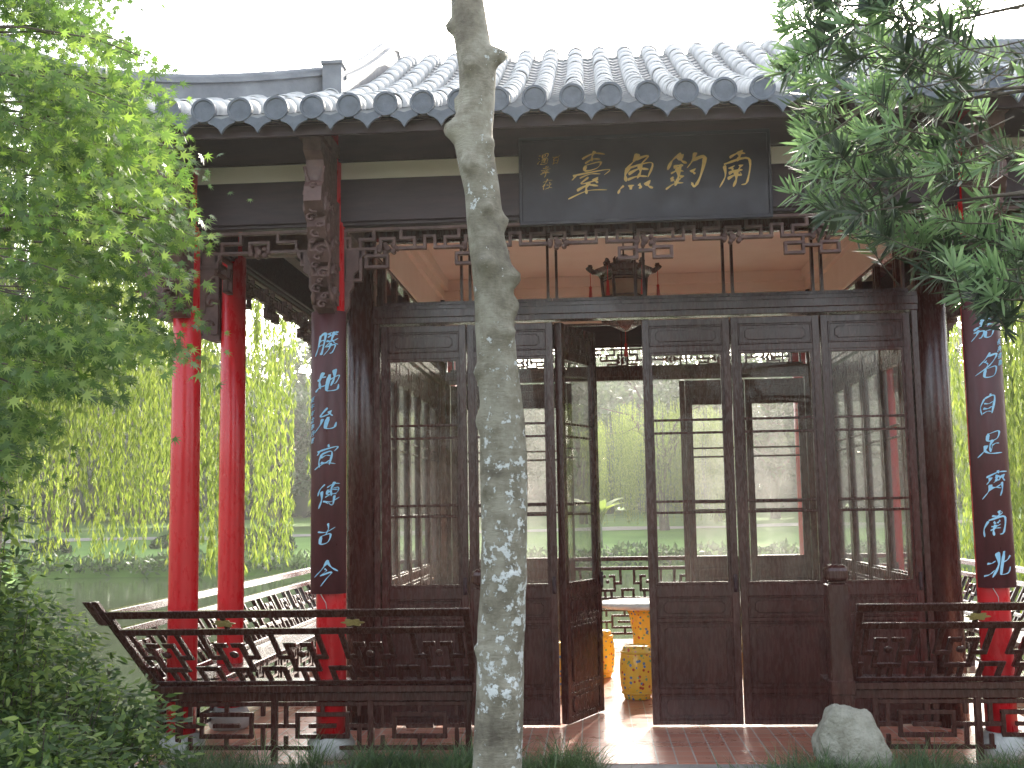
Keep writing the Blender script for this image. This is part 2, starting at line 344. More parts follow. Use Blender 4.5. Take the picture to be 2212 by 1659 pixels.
def wall(k,open_={}):
    A=k*math.pi/2; Rm=Matrix.Rotation(A,4,'Z')
    def W(x,y): v=Rm@Vector((x,y,0)); return v.x+CX,v.y+CY
    for i in range(6):
        lx=-3*DW+i*DW; extra=open_.get(i,0)
        if extra==0: wx,wy=W(lx,-HI); door(wx,wy,A)
        elif extra[0]=='L': wx,wy=W(lx+.03,-HI); door(wx,wy,A+extra[1],'glazed door standing ajar, swung into the room' if k==0 else None)
        else: wx,wy=W(lx+DW-.03,-HI); door(wx,wy,A+math.pi+extra[1])
    def xf(x,y,z): v=Rm@Vector((x,y,z)); return (v.x+CX,v.y+CY,v.z)
    L=HI-.1
    m=MB(); m.xf=xf
    m.box(-L,L,-HI-.06,-HI+.06,3.115,3.26); m.box(-L,L,-HI-.075,-HI+.075,3.16,3.225)
    m.box(-L,-3*DW-.002,-HI-.05,-HI+.05,.004,3.117); m.box(3*DW+.002,L,-HI-.05,-HI+.05,.004,3.117)
    m.box(-L,L,-HI-.07,-HI+.03,3.80,4.75)
    part(m,'door_surround',[WOOD],.004)
    m=MB(); m.xf=xf; m.box(-HI,HI,-HI+.032,-HI+.06,3.80,4.34); m.box(-HI,HI,-HI+.06,-HI+.16,4.22,4.34); m.box(-HI,HI,-HI+.06,-HI+.11,4.12,4.22); part(m,'plaster_band',[PLAST])
    for i in range(6):
        a,b=-3*DW+i*DW,-3*DW+(i+1)*DW
        m=MB(); m.xf=xf; y0,y1=-HI-.025,-HI+.025
        m.box(a+.024,a+.044,y0,y1,3.262,3.798); m.box(b-.044,b-.024,y0,y1,3.262,3.798); m.box(a+.002,b-.002,y0+.002,y1-.002,3.262,3.290); m.box(a+.002,b-.002,y0+.002,y1-.002,3.775,3.798)
        o=part(m,'transom_window',[WOOD])
        gm=MB(); gm.xf=xf; gm.box(a+.002,b-.002,-HI-.002,-HI+.002,3.28,3.785); part(gm,'glass_pane',[GLASS],parent=o)
wall(0,{2:('L',math.radians(66))})
wall(1); wall(3)
wall(2,{2:('L',math.radians(-95)),3:('R',math.radians(95))})
m=MB(); m.box(CX-HI,CX+HI,YD,CY+HI,4.345,4.40); part(m,'ceiling',[PLAST])
def rotxf(k):
    Rm=Matrix.Rotation(k*math.pi/2,4,'Z')
    def xf(x,y,z): v=Rm@Vector((x,y,z)); return (v.x+CX,v.y+CY,v.z)
    return xf
for k in range(4):
    xf=rotxf(k); e=-.003*(k%2)
    m=MB(); m.xf=xf; m.box(-HC-.28,HC+.28,-HC-.055,-HC+.055,3.68+e,3.99+e); m.box(-HC-.3,HC+.3,-HC-.07,-HC+.07,4.11+e,4.40+e)
    m.box(-HC-.02,HC+.02,-HC-.035,-HC+.035,3.655+e,3.69+e); part(m,'eave_beam',[WOODB],.006)
    m=MB(); m.xf=xf; m.box(-HC+.05,HC-.05,-HC-.05,-HC+.01,3.985,4.115); part(m,'lit_gap_board',[STRIP])  # board closing the gap, its paleness stands in for light behind
    for s in(-HI,HI):
        m=MB(); m.xf=xf; m.box(s-.05,s+.05,-HC+.05,-HI-.05,3.70,3.92); part(m,'tie_beam',[CARVE],.006)
# fretwork frieze --------------------------------------------------
def lines(mb,segs,y0,y1,w):
    for (x0,z0,x1,z1) in segs:
        if abs(z1-z0)<1e-6: mb.box(min(x0,x1)-w/2,max(x0,x1)+w/2,y0,y1,z0-w/2,z0+w/2)
        else: mb.box(x0-w/2,x0+w/2,y0+.002,y1-.002,min(z0,z1)-w/2+.003,max(z0,z1)+w/2-.003)
def rect(x0,x1,z0,z1): return [(x0,z0,x1,z0),(x0,z1,x1,z1),(x0,z0,x0,z1),(x1,z0,x1,z1)]
def frieze(a,b,k,big):
    m=MB(); m.xf=rotxf(k); y0,y1=-HC-.022,-HC+.022; w=.022
    T=3.63; B=3.49; segs=[(a,T,b,T)]
    L=b-a; n=max(1,round(L/.62)); u=L/n
    for i in range(n):
        x=a+i*u
        segs+=[(x+.06*u,B,x+.42*u,B),(x+.58*u,B,x+.94*u,B),(x+.06*u,B,x+.06*u,B+.08),(x+.94*u,B,x+.94*u,B+.08),(x+.42*u,B,x+.42*u,B+.07),(x+.58*u,B,x+.58*u,B+.07),(x+.42*u,B+.07,x+.58*u,B+.07),(x+.34*u,B+.07,x+.34*u,T),(x+.66*u,B+.07,x+.66*u,T),(x,B+.08,x+.06*u,B+.08),(x+.94*u,B+.08,x+u,B+.08),(x+.18*u,B+.07,x+.34*u,B+.07),(x+.66*u,B+.07,x+.82*u,B+.07),(x+.18*u,B,x+.18*u,B+.07),(x+.82*u,B,x+.82*u,B+.07)]
    for s,x in((1,a),(-1,b)):
        d=.36 if big else .24
        segs+=[(x,T,x,T-d),(x,T-d,x+s*.11,T-d),(x+s*.11,T-d,x+s*.11,T-.14)]
        segs+=rect(min(x+s*.15,x+s*.30),max(x+s*.15,x+s*.30),3.36,3.44) if big else []
        segs+=[(x+s*.22,3.44,x+s*.22,B)] if big else []
    if big:
        for xc in((a+b)/2-L*.27,(a+b)/2,(a+b)/2+L*.27):
            segs+=[(xc-.18,B-.12,xc-.06,B-.12),(xc+.06,B-.12,xc+.18,B-.12),(xc-.06,B-.12,xc-.06,B),(xc+.06,B-.12,xc+.06,B),(xc-.18,B-.12,xc-.18,B-.05),(xc+.18,B-.12,xc+.18,B-.05),(xc-.06,B-.07,xc+.06,B-.07),(xc-.18,B-.05,xc-.06,B-.05),(xc+.06,B-.05,xc+.18,B-.05)]
    lines(m,segs,y0,y1,w)
    for i in range(n):
        xc=a+(i+.5)*u
        for q in range(7):
            aa=q*2*math.pi/7; sx_,sz_=xc+.065*math.cos(aa),B+.0+.028*math.sin(aa)
            m.tube([(sx_,y0-.006,sz_),(sx_,y1+.006,sz_)],.018,8,0)
        m.tube([(xc,y0-.012,B),(xc,y1+.012,B)],.024,8,0)
    return m
for k in range(4):
    part(frieze(-HI+.1,HI-.1,k,True),'fretwork_frieze',[CARVE],.003)
    part(frieze(-HC+.1,-HI-.1,k,False),'fretwork_frieze',[CARVE],.003)
    part(frieze(HI+.1,HC-.1,k,False),'fretwork_frieze',[CARVE],.003)
# carved brackets projecting from the columns ------------------------
def bracket_mesh(xf):
    m=MB(); m.xf=xf
    prof=[(0,3.02),(-.06,3.015),(-.13,3.04),(-.17,3.09),(-.15,3.15),(-.19,3.17),(-.24,3.24),(-.22,3.31),(-.26,3.33),(-.30,3.40),(-.27,3.47),(-.32,3.48),(-.37,3.55),(-.35,3.62),(-.40,3.64),(-.47,3.70),(-.46,3.80),(-.40,3.86),(-.40,4.0),(-.48,4.04),(-.48,4.12),(0,4.12)]
    m.prism(prof,-.06,.06,0,'yz')
    m.prism([(p[0]*.82-.01,3.07+(p[1]-3.02)*.86) for p in prof[:-4]]+[(0,3.8)],-.078,.078,0,'yz')
    for yy,zz,rr in((-.09,3.14,.05),(-.15,3.29,.055),(-.2,3.45,.055),(-.33,3.68,.06),(-.09,3.5,.05),(-.2,3.7,.05),(-.06,3.32,.04)):
        for t in range(2):
            pts=[]
            for q in range(14):
                a=q*.55; r=rr*(1-q/16); pts.append(((-1)**t*.078,yy+r*math.cos(a),zz+r*math.sin(a)))
            m.tube(pts,.011,6,0)
    for q,z in enumerate(np.arange(3.06,3.84,.05)):
        y=float(np.interp(z,[3.02,3.1,3.3,3.6,3.85],[-.13,-.18,-.25,-.37,-.45]))+.01
        xo=.028*math.sin(q*2.1); r=.022+.008*math.sin(q*3.7)
        pts=[(xo+r*1.3*math.cos(a_),y-.015-.006*a_,z+r*math.sin(a_)) for a_ in np.linspace(.4,5.2,9)]
        m.tube(pts,.009,5,0)
        m.tube([(xo,y,z),(xo,y-.03,z)],[.016,.009],7,0)
    for s in(-1,1):
        m.tube([(s*(.055+.012*math.sin(z*21)),float(np.interp(z,[3.02,3.1,3.3,3.6,3.95],[-.13,-.17,-.24,-.35,-.42])),z) for z in np.linspace(3.06,3.95,18)],[.014+.008*math.sin(q*2.2) for q in range(18)],6,0)
    m.box(-.085,.085,-.5,-.02,4.12,4.2); m.box(-.07,.07,-.46,-.3,4.2,4.3)
    return m
for (x,y) in COLS:
    dirs=[]
    if abs(y-(CY-HC))<.01: dirs.append(0)
    if abs(x-(CX+HC))<.01: dirs.append(1)
    if abs(y-(CY+HC))<.01: dirs.append(2)
    if abs(x-(CX-HC))<.01: dirs.append(3)
    for d in dirs:
        Rm=Matrix.Rotation(d*math.pi/2,4,'Z')
        def xf(px_,py_,pz_,Rm=Rm,x=x,y=y):
            v=Rm@Vector((px_,py_-.095,pz_)); return (v.x+x,v.y+y,v.z)
        part(bracket_mesh(xf),'carved_bracket',[CARVE])
for xc,s in((CX-HI,1),(CX+HI,-1),(CX-HI,-1),(CX-HC,1)):
    m=MB(); pr=[(0,3.66),(.2,3.66),(.18,3.60),(.13,3.58),(.13,3.5),(.08,3.47),(.08,3.38),(.045,3.34),(.045,3.24),(0,3.18)]
    m.prism([(xc+s*(.095+p[0]*.8),p[1]-.16) for p in pr],YC-.02,YC+.02); part(m,'brace',[CARVE],.004)

# ------------------------------------------------------------------ ROOF
Z0=4.205; PITCH=.2375
def rz(d,e):
    top=-.10*max(0,(d-3.55)/.55)**2       # rolled crest, no main ridge
    return Z0+.374*d+.030*d*d+top+.24*(max(0,(e-2.6)/1.5)**2.3)*max(0,1-d/1.9)
def slope(k,mainslope):
    xf=rotxf(k); t=MB(); t.xf=xf; rf=MB(); rf.xf=xf
    n=int(HE/PITCH)
    def dmax(e):
        if e<2.33: return HE if mainslope else 1.77
        return HE-e
    segl=.235; rr=random.Random(k+3)
    for i in range(-n,n+1):
        x=i*PITCH; e=abs(x); D=dmax(e)
        if D<.05: D=.05
        ns=max(1,int(round(D/segl)))
        for q in range(ns):
            d0=D*q/ns; d1=D*(q+1)/ns+.012
            jx=rr.uniform(-.005,.005); jz=rr.uniform(-.003,.003)
            z0=rz(d0,e)+.027+jz; z1=rz(d1,e)+.021+jz
            vs=[];N=11
            for (d,z,r) in((d0-.003,z0,.068),(d0,z0,.0765),(d1,z1,.071)):
                for a in range(N):
                    w=math.radians(-25+230*a/(N-1)); vs.append((x+jx+r*math.cos(w),-HE+d,z+r*math.sin(w)))
            t.add(vs,[(r_*N+a,r_*N+a+1,(r_+1)*N+a+1,(r_+1)*N+a) for r_ in range(2) for a in range(N-1)],0,True)
        zc=rz(0,e)+.026; y=-HE-.012; prof=[(.0,.002),(.062,.001),(.066,-.007),(.080,-.007),(.082,.03)]
        vs=[];N=26
        for (r,dy) in prof:
            for a in range(N): w=2*math.pi*a/N; vs.append((x+max(r,.001)*math.cos(w),y+dy,zc+max(r,.001)*math.sin(w)))
        t.add(vs,[(r_*N+a,r_*N+(a+1)%N,(r_+1)*N+(a+1)%N,(r_+1)*N+a) for r_ in range(len(prof)-1) for a in range(N)],1,False)
        if i<n:
            xm=x+PITCH/2; em=abs(xm); D=dmax(em)
            if D<.04: D=.04
            ns=max(1,int(round(D/.16)))
            off=[(-.125,.03),(-.07,-.012),(0,-.03),(.07,-.012),(.125,.03)]
            for q in range(ns):
                d0=D*q/ns; d1=D*(q+1)/ns+.02; vs=[]
                for (d,h) in((d0,-.012),(d0,.014),(d1,0)):
                    for ox,oz in off: vs.append((xm+ox,-HE+d,rz(d,em)+oz+h))
                t.add(vs,[(r_*5+a,r_*5+a+1,(r_+1)*5+a+1,(r_+1)*5+a) for r_ in range(2) for a in range(4)],2,False)
            zz=rz(0,em)-.005
            pl=[(-.105,.035),(-.06,-.012),(0,-.03),(.06,-.012),(.105,.035),(.112,-.012),(.085,-.055),(.05,-.068),(.022,-.09),(0,-.125),(-.022,-.09),(-.05,-.068),(-.085,-.055),(-.112,-.012)]
            t.prism([(xm+a,zz+b) for a,b in pl],-HE-.012,-HE+.012,1)
            dd=min(D,1.92) if em<2.33 else D
            if dd>.3:
                dep=np.linspace(.20,dd,5); P=[(xm,-HE+d,rz(d,em)-.165) for d in dep]; rf.sweep(P,.07,.07)
    q=MB(); q.xf=xf
    NE=40; ND=8
    vs=[];fs=[]
    for a in range(NE+1):
        xx=-HE+2*HE*a/NE; e=abs(xx); dd=min(1.95,HE-e)
        for b in range(ND+1):
            d=.04+max(0,dd-.04)*b/ND; vs.append((xx,-HE+d,rz(d,e)-.085))
    for a in range(NE):
        for b in range(ND): fs.append((a*(ND+1)+b,(a+1)*(ND+1)+b,(a+1)*(ND+1)+b+1,a*(ND+1)+b+1))
    q.add(vs,fs,0); 
    for a in range(NE):   # eave fascia board
        x0=-HE+.12+2*(HE-.12)*a/NE; x1=-HE+.12+2*(HE-.12)*(a+1)/NE; za=rz(.1,abs(x0)); zb=rz(.1,abs(x1))
        q.add([(x0,-HE+.10,za-.16),(x1,-HE+.10,zb-.16),(x1,-HE+.10,zb-.07),(x0,-HE+.10,za-.07),(x0,-HE+.13,za-.16),(x1,-HE+.13,zb-.16),(x1,-HE+.13,zb-.07),(x0,-HE+.13,za-.07)],[(0,1,2,3),(7,6,5,4),(0,4,5,1),(3,2,6,7)],1)
    return t,q,rf
RO=bpy.data.objects.new('roof',None); COL.objects.link(RO); RO.parent=PAV; RO.location=(0,0,0)
def rpart(mb,name,mats,bevel=0):
    o=mb.build(name,mats,bevel=bevel); o.parent=RO; o.matrix_parent_inverse=Matrix.Translation(-Vector(PL)); return o
PANM=nmat('pan_tile',(.24,.25,.265),(.38,.385,.40),9,.65,.3,.005)
for k in range(4):
    t,q,rf=slope(k,k%2==0)
    rpart(t,'roof_tiles',[TILE,CAP,PANM]); rpart(q,'soffit',[SOFF,WOODB]); rpart(rf,'rafters',[RAFT])
for sx_ in(-1,1):
    for k in(0,2):
        xf=rotxf(k)
        m=MB(); m.xf=xf
        ds=np.linspace(1.62,HE,14); P=[(sx_*2.36,-HE+d,rz(d,2.3)-.02) for d in ds]
        m.sweep(P,.14,[.18]*14); m.sweep([(p[0],p[1],p[2]+.18) for p in P],.18,.03); m.tube([(p[0],p[1],p[2]+.22) for p in P],.045,8)
        m.box(sx_*2.36-.075,sx_*2.36+.075,-HE+1.50,-HE+1.63,rz(1.5,2.3)-.04,rz(1.5,2.3)+.30)
        m.box(sx_*2.36-.085,sx_*2.36+.085,-HE+1.48,-HE+1.65,rz(1.5,2.3)+.30,rz(1.5,2.3)+.325)
        rpart(m,'descending_ridge',[RIDGE])
        m=MB(); m.xf=xf; P=[];H=[]
        for d in np.linspace(1.70,-.18,16):
            e=HE-d; P.append((sx_*e,-HE+d,rz(max(d,0),min(e,HE))-.02+(0 if d>.1 else (.1-d)*.5))); H.append(.20)
        m.sweep(P,.13,H); m.sweep([(p[0],p[1],p[2]+.20) for p in P],.18,.03); m.tube([(p[0],p[1],p[2]+.245) for p in P],.045,8)
        rpart(m,'hip_ridge',[RIDGE])
for s in(-1,1):
    m=MB(); m.xf=rotxf(0)
    pl=[(-HE+d,rz(d,0)-.05) for d in np.linspace(1.77,HE,8)]+[(HE-d,rz(d,0)-.05) for d in np.linspace(HE,1.77,8)[1:]]
    pl+= [(HE-1.77,4.75),(-HE+1.77,4.75)]
    m.prism(pl,s*2.20,s*2.26,0,'yz'); rpart(m,'gable_wall',[RIDGE])

# ------------------------------------------------------------------ calligraphy
G={
'南':'3,8.6 7,9;5.2,10 5,7.4;1.8,6.8 1.4,.8;1.8,6.9 8.2,7.4 8.5,1.4 7.1,.5;3.8,6 4.4,5;6.4,6.2 5.6,5.1;3.3,4.3 6.9,4.7;3.1,2.8 7,3.1;5.1,4.8 5,.4',
'釣':'3,10 .4,6.4;3,9.6 5,7.2;1.6,6.6 4.2,6.8;1.3,5 4.4,5.2;2.9,6.7 2.9,1.6;1.5,4 2,2.8;4.3,4 3.6,2.9;.6,1 4.9,2.1;6.8,9.8 5.2,6;6.2,7.6 9.4,8 9.2,3.4 8.2,.6 6.9,1.8;6.8,5.4 7.7,4',
'魚':'4.2,10.2 1.4,6.9;3.8,9 6.9,9.2 5.4,7.4;2,6.9 2.3,3.4;2,7 8.2,7.3 7.7,3.6;2.4,5.3 7.7,5.5;5,7.1 5,3.6;2.4,3.6 7.6,3.8;1.8,2.4 .4,.4;3.5,2.1 4,.9;5.6,2.1 6.3,.9;7.6,2.5 9.6,.5',
'臺':'2.2,9.4 7.9,9.8;5.1,10.8 5,8.4;3.2,8.3 6.8,8.5;3.3,7.6 3.7,6.4 6.5,6.5 6.9,7.8 3.5,7.6;1.2,5.9 .5,4.5;.9,5.5 9.3,5.8 8.4,4.5;2.6,4.5 7.4,4.7;4.6,4.5 3,3.1 7,3.4;6.4,4 7.4,2.8;2.4,1.7 7.6,2;5,3.1 5,.2;.4,-.2 9.8,.3',
'勝':'1.7,9.2 1.6,4 .4,.8;1.7,9 4,9.2 3.8,1.5 2.9,1.5;1.8,6.7 3.7,6.8;1.7,4.6 3.7,4.8;5.5,9.6 6.1,8.4;8.6,9.8 7.6,8.4;5,7.7 9,8.1;4.7,6.2 9.6,6.7;7.1,9.8 6.5,6 4.5,3.6;7.2,6.2 8.4,4.8 10,4;5.3,3.7 8.8,4.1 8.2,1 7.1,.5;7,5 6.5,2.4 4.6,.2',
'地':'.4,6.2 4,7;2.4,9.2 2.3,2.6;.2,1.8 4.2,3.5;4.2,4.8 9.3,6.8 8.8,4 7.7,3.5;6.9,9.8 6.8,2.8;5.3,8 5.1,2 6.3,.8 9.6,1 9.9,3',
'允':'5,9.9 2.6,6.6 7,7;6.2,8.4 8,5.9;3.8,5.4 3.2,2.6 .7,.3;6.2,5.6 5.9,1.8 7.2,.7 9.6,1 9.9,3',
'宜':'5,10.2 5.4,9.1;1.4,8.4 .8,6.6;1.5,8.2 9,8.6 7.8,6.9;3,6.6 3,1.4;3,6.7 7.1,6.9 6.9,1.4;3.1,5 6.9,5.2;3.1,3.2 6.9,3.4;.5,.8 9.7,1.3',
'傳':'2.9,10 .4,5.8;2,7.4 1.9,.2;4,8.5 9.3,9;4.6,7.6 4.9,5.4 8.4,5.6 8.7,7.8 4.8,7.5;4.7,6.5 8.5,6.7;6.7,10.2 6.6,4.6;4,4.3 8.6,4.8;3.4,2.9 9.9,3.4;7.9,4.6 7.8,.6 6.4,1.2;4.9,2.5 5.9,1.4',
'古':'.8,6.9 9.3,7.6;5.1,10 5,4.6;2.8,4.5 3.2,.6 7,.8 7.5,4.8 3,4.4',
'今':'5,10.2 3,6.6 .2,4.2;5,9.7 7,6.9 10,4.8;4.1,6.7 5.5,5.7;2.8,4.3 7.4,4.8 5.8,2.4 4,-.2',
'嘉':'2,9 8.1,9.4;5.1,10.3 5,8;3,7.8 7,8.1;3.4,7.2 3.7,6 6.5,6.1 6.9,7.4 3.6,7.1;3.6,5.6 4.1,4.7;6.7,5.7 6,4.7;.8,4.2 9.4,4.7;1,3 4.8,3.3 4.3,.8 3.3,.5;2.9,4 2.4,1.8 .6,0;5.8,2.9 6.1,.5 8.3,.6 8.8,3 6,2.8',
'名':'4.9,10.2 3.4,7.6 1.2,5.4;3.8,8.6 7.9,8.9 5.4,5 .6,1.9;3.3,6.9 4.7,5.7;4,3.8 4.3,.4 8,.6 8.4,4.1 4.2,3.7',
'自':'5.3,10.2 4.1,8.5;2.8,8.2 3,.6;2.8,8.3 7.4,8.6 7.1,.6;3,6 7,6.2;3,3.6 7,3.8;3,1 7,1.2',
'足':'3.2,9.5 3.5,6.6 6.8,6.8 7.2,9.8 3.4,9.4;5.2,6.6 5.1,2;5.2,4.4 8,4.7;3.1,5 2.6,2.8 .4,.4;2.6,3 5,1.3 9.9,.6',
'齊':'5,10.3 5.4,9.2;.8,8.5 9.4,9;2.5,8 1.4,5.6;4.4,7.9 4.9,6.8 3.9,5.5;7.5,8.1 8.9,5.6;6.3,7.9 5.6,6.1;5.1,8.4 5,6;2.7,5.1 2.4,2.6 .7,0;7.3,5.3 7.3,-.2;2.6,4.1 7.2,4.5;2.5,2.7 7.2,3.1',
'北':'.5,6.2 3.6,6.6;3.7,9.8 3.6,.2;.0,1.4 3.6,2.9;9.6,7.6 6.6,5.6;6.5,9.9 6.3,2 7.2,.8 9.7,1 10.1,3.2',
'百':'1,9 9,9.4;5,9 4.2,7.4;2.4,7 2.6,.6;2.4,7 7.6,7.3 7.3,.6;2.6,4 7.4,4.2;2.6,1 7.3,1.2',
'溫':'1,9 2,8;.6,6.4 1.6,5.6;.6,1 2.4,3.6;4,9.4 4.2,6.2 8,6.4 8.4,9.6 4.2,9.3;6,9 5.6,7;5.9,8.2 7,7.2;3.8,4.6 4,1.4;3.8,4.6 8.8,4.8 8.6,1.4;5.4,4.6 5.4,1.4;7,4.6 7,1.4;2.8,.8 9.8,1.2',
'幸':'2.6,8.6 7.4,8.9;5,10 5,7.2;1,7 9,7.4;3.4,6.6 4,5.4;6.6,6.8 6,5.5;2,5 8,5.3;1,3.2 9,3.5;5,5 5,0',
'在':'1,7.6 9,8;4.6,10 3,6 .4,3.4;2.6,5.4 2.5,.4;4.4,4.8 9,5.1;6.6,6.8 6.6,1;3.8,.8 9.8,1.1',
}
def brush(ch,size,place,w0=.085,seed=0,link=.3):
    mb=MB(); rr=random.Random(seed)
    prev=None
    for st in G[ch].split(';'):
        P=[np.array([float(c) for c in p.split(',')])/10-.5 for p in st.split(' ')]
        P=[p+np.array([rr.uniform(-.016,.016),rr.uniform(-.016,.016)]) for p in P]
        if len(P)==2:
            d=P[1]-P[0]; nn=np.array([-d[1],d[0]]); P=[P[0],(P[0]+P[1])/2+nn*rr.choice([-.15,.10,.15]),P[1]]
        strokes=[(P,1.0)]
        if prev is not None and .05<np.linalg.norm(P[0]-prev)<.34 and rr.random()<link:
            strokes.append(([prev,(prev+P[0])/2+np.array([.02,.02]),P[0]],.25))
        prev=P[-1]
        for P,wk in strokes:
            Q=[P[0]]+P+[P[-1]]; pts=[]
            for i in range(1,len(Q)-2):
                for t in np.linspace(0,1,6,endpoint=False):
                    a,b,c,d=Q[i-1],Q[i],Q[i+1],Q[i+2]
                    pts.append(.5*((2*b)+(-a+c)*t+(2*a-5*b+4*c-d)*t*t+(-a+3*b-3*c+d)*t**3))
            pts.append(P[-1]); n=len(pts); L=[];Rr=[]
            k0=rr.uniform(.6,1.35)*wk
            for i in range(n):
                t=i/(n-1); tg=pts[min(i+1,n-1)]-pts[max(i-1,0)]; tg=tg/(np.linalg.norm(tg)+1e-6); nn=np.array([-tg[1],tg[0]])
                w=w0*k0*(.32+.86*abs(math.cos(t*math.pi*.95))**1.3)*(1 if t<.7 else 1-(t-.7)*2.8)*(1 if t>.06 else .6)
                w*=1.4 if abs(tg[0])<.5 else .75
                L.append(pts[i]+nn*w/2); Rr.append(pts[i]-nn*w/2)
            vs=[];fs=[]; ex=.004*rr.uniform(.8,1.2)
            for i in range(n):
                for q,c in((L[i],ex),(Rr[i],ex),(L[i],0),(Rr[i],0)): vs.append(place(q[0]*size,q[1]*size,c))
            for i in range(n-1):
                a=i*4; b=a+4; fs+=[(a,a+1,b+1,b),(a+2,b+2,b+3,a+3),(a,b,b+2,a+2),(a+1,a+3,b+3,b+1)]
            fs+=[(0,2,3,1),(4*n-4,4*n-3,4*n-1,4*n-2)]
            mb.add(vs,fs)
    return mb
PQL=(CX,YC-.13,3.6)
PQ=empty('name_plaque',PQL,'black wooden name plaque with gold Chinese calligraphy under the eave','sign')
py=YC-.15
m=MB(); m.box(CX-.84,CX+.84,py,py+.03,3.60,4.19); 
for a,b,c,d in((-.86,.86,3.585,3.61),(-.86,.86,4.18,4.205)): m.box(CX+a,CX+b,py-.012,py+.034,c,d)
m.box(CX-.862,CX-.838,py-.010,py+.032,3.60,4.19); m.box(CX+.838,CX+.862,py-.010,py+.032,3.60,4.19)
m.build('board',[PLAQ],parent=PQ,ploc=PQL,bevel=.004)
def flat(xc,zc): return lambda a,b,c:(xc+a+b*.18,py-.002-c,zc+b+a*.14)
for i,(c,x,s_) in enumerate((('臺',.03,.28),('魚',.36,.265),('釣',.68,.265),('南',1.02,.26))):
    brush(c,s_,flat(x,3.925),.074 if c=='臺' else .090,i,.3).build('lettering',[GOLD],parent=PQ,ploc=PQL)
brush('百',.062,flat(-.205,4.04),.08,8,.8).build('inscription',[GOLD],parent=PQ,ploc=PQL)
for i,c in enumerate('溫幸在'): brush(c,.078,flat(-.29+.012*i,4.05-i*.09),.075,30+i,.8).build('inscription',[GOLD],parent=PQ,ploc=PQL)
def sig(ch,size,place,parent,ploc,mat,seed):
    cu=bpy.data.curves.new('t','FONT'); cu.body=ch; cu.size=size; cu.align_x='CENTER'; cu.align_y='CENTER'; cu.shear=.15; cu.resolution_u=2; cu.extrude=.001
    o=bpy.data.objects.new('t',cu); COL.objects.link(o); bpy.context.view_layer.update()
    me=bpy.data.meshes.new_from_object(o.evaluated_get(bpy.context.evaluated_depsgraph_get()))
    mb=MB(); V=[tuple(v.co) for v in me.vertices]; F=[tuple(p.vertices) for p in me.polygons]
    rr=random.Random(seed); p1=rr.uniform(0,6)
    if V:
        ax=(min(v[0] for v in V)+max(v[0] for v in V))/2; az=(min(v[1] for v in V)+max(v[1] for v in V))/2
        mb.add([place(v[0]-ax+size*.05*math.sin((v[1]-az)/size*7+p1),v[1]-az+size*.05*math.sin((v[0]-ax)/size*6+p1),.001+v[2]) for v in V],F)
    bpy.data.objects.remove(o); bpy.data.curves.remove(cu); bpy.data.meshes.remove(me)
    mb.build('inscription',[mat],parent=parent,ploc=ploc)
def couplet(xc,txt,z1,z0,side,sidex,sidez,label):
    y=YC; L=(xc,YC-.15,z0)
    E=empty('couplet_board',L,label,'sign','pair of couplet boards on the columns')
    m=MB(); N=14; vs=[]
    ro,ri=.150,.128
    for z in(z0,z1):
        for r in(ro,ri):
            for i in range(N+1):
                a=math.radians(-56+112*i/N); vs.append((xc+r*math.sin(a),y-r*math.cos(a),z))
    n=N+1; fs=[]
    for i in range(N):
        fs+=[(i,i+1,2*n+i+1,2*n+i),(n+i+1,n+i,3*n+i,3*n+i+1),(i+1,i,n+i,n+i+1),(2*n+i,2*n+i+1,3*n+i+1,3*n+i)]
    fs+=[(0,2*n,3*n,n),(N,n+N,3*n+N,2*n+N)]
    m.add(vs,fs,0,True); m.build('board',[BOARD],parent=E,ploc=L,bevel=.002)
    dz=(2.80-1.24)/6
    def wrap(off,zc):
        def f(a,b,c):
            w=(off+a+b*.20)/ro; return (xc+(ro+.001+c)*math.sin(w),y-(ro+.001+c)*math.cos(w),zc+b+a*.20)
        return f
    for i,c in enumerate(txt): brush(c,.165 if c not in '古自' else .14,wrap(.010*math.sin(i*2),2.80-i*dz),.095,40+i,.35).build('lettering',[BLUE],parent=E,ploc=L)
    for i,c in enumerate(side): sig(c,.042,wrap(sidex,sidez-i*.047),E,L,BLUE,i)
    m=MB(); m.tube([(xc-.05,y-.13,z0+.01),(xc-.01,y-.12,z0-.06),(xc-.005,y-.105,z0-.12)],.003,5); m.build('tie_cord',[STONE],parent=E,ploc=L)
couplet(CX-HI,'勝地允宜傳古今',3.035,1.10,'庚午年孟春月書',-.118,2.42,'curved maroon board with pale blue verse, lengthwise on a red column')
couplet(CX+HI,'嘉名自足齊南北',3.02,1.09,'長庚撰聯',.105,2.70,'curved maroon board with pale blue verse, beside the rock')

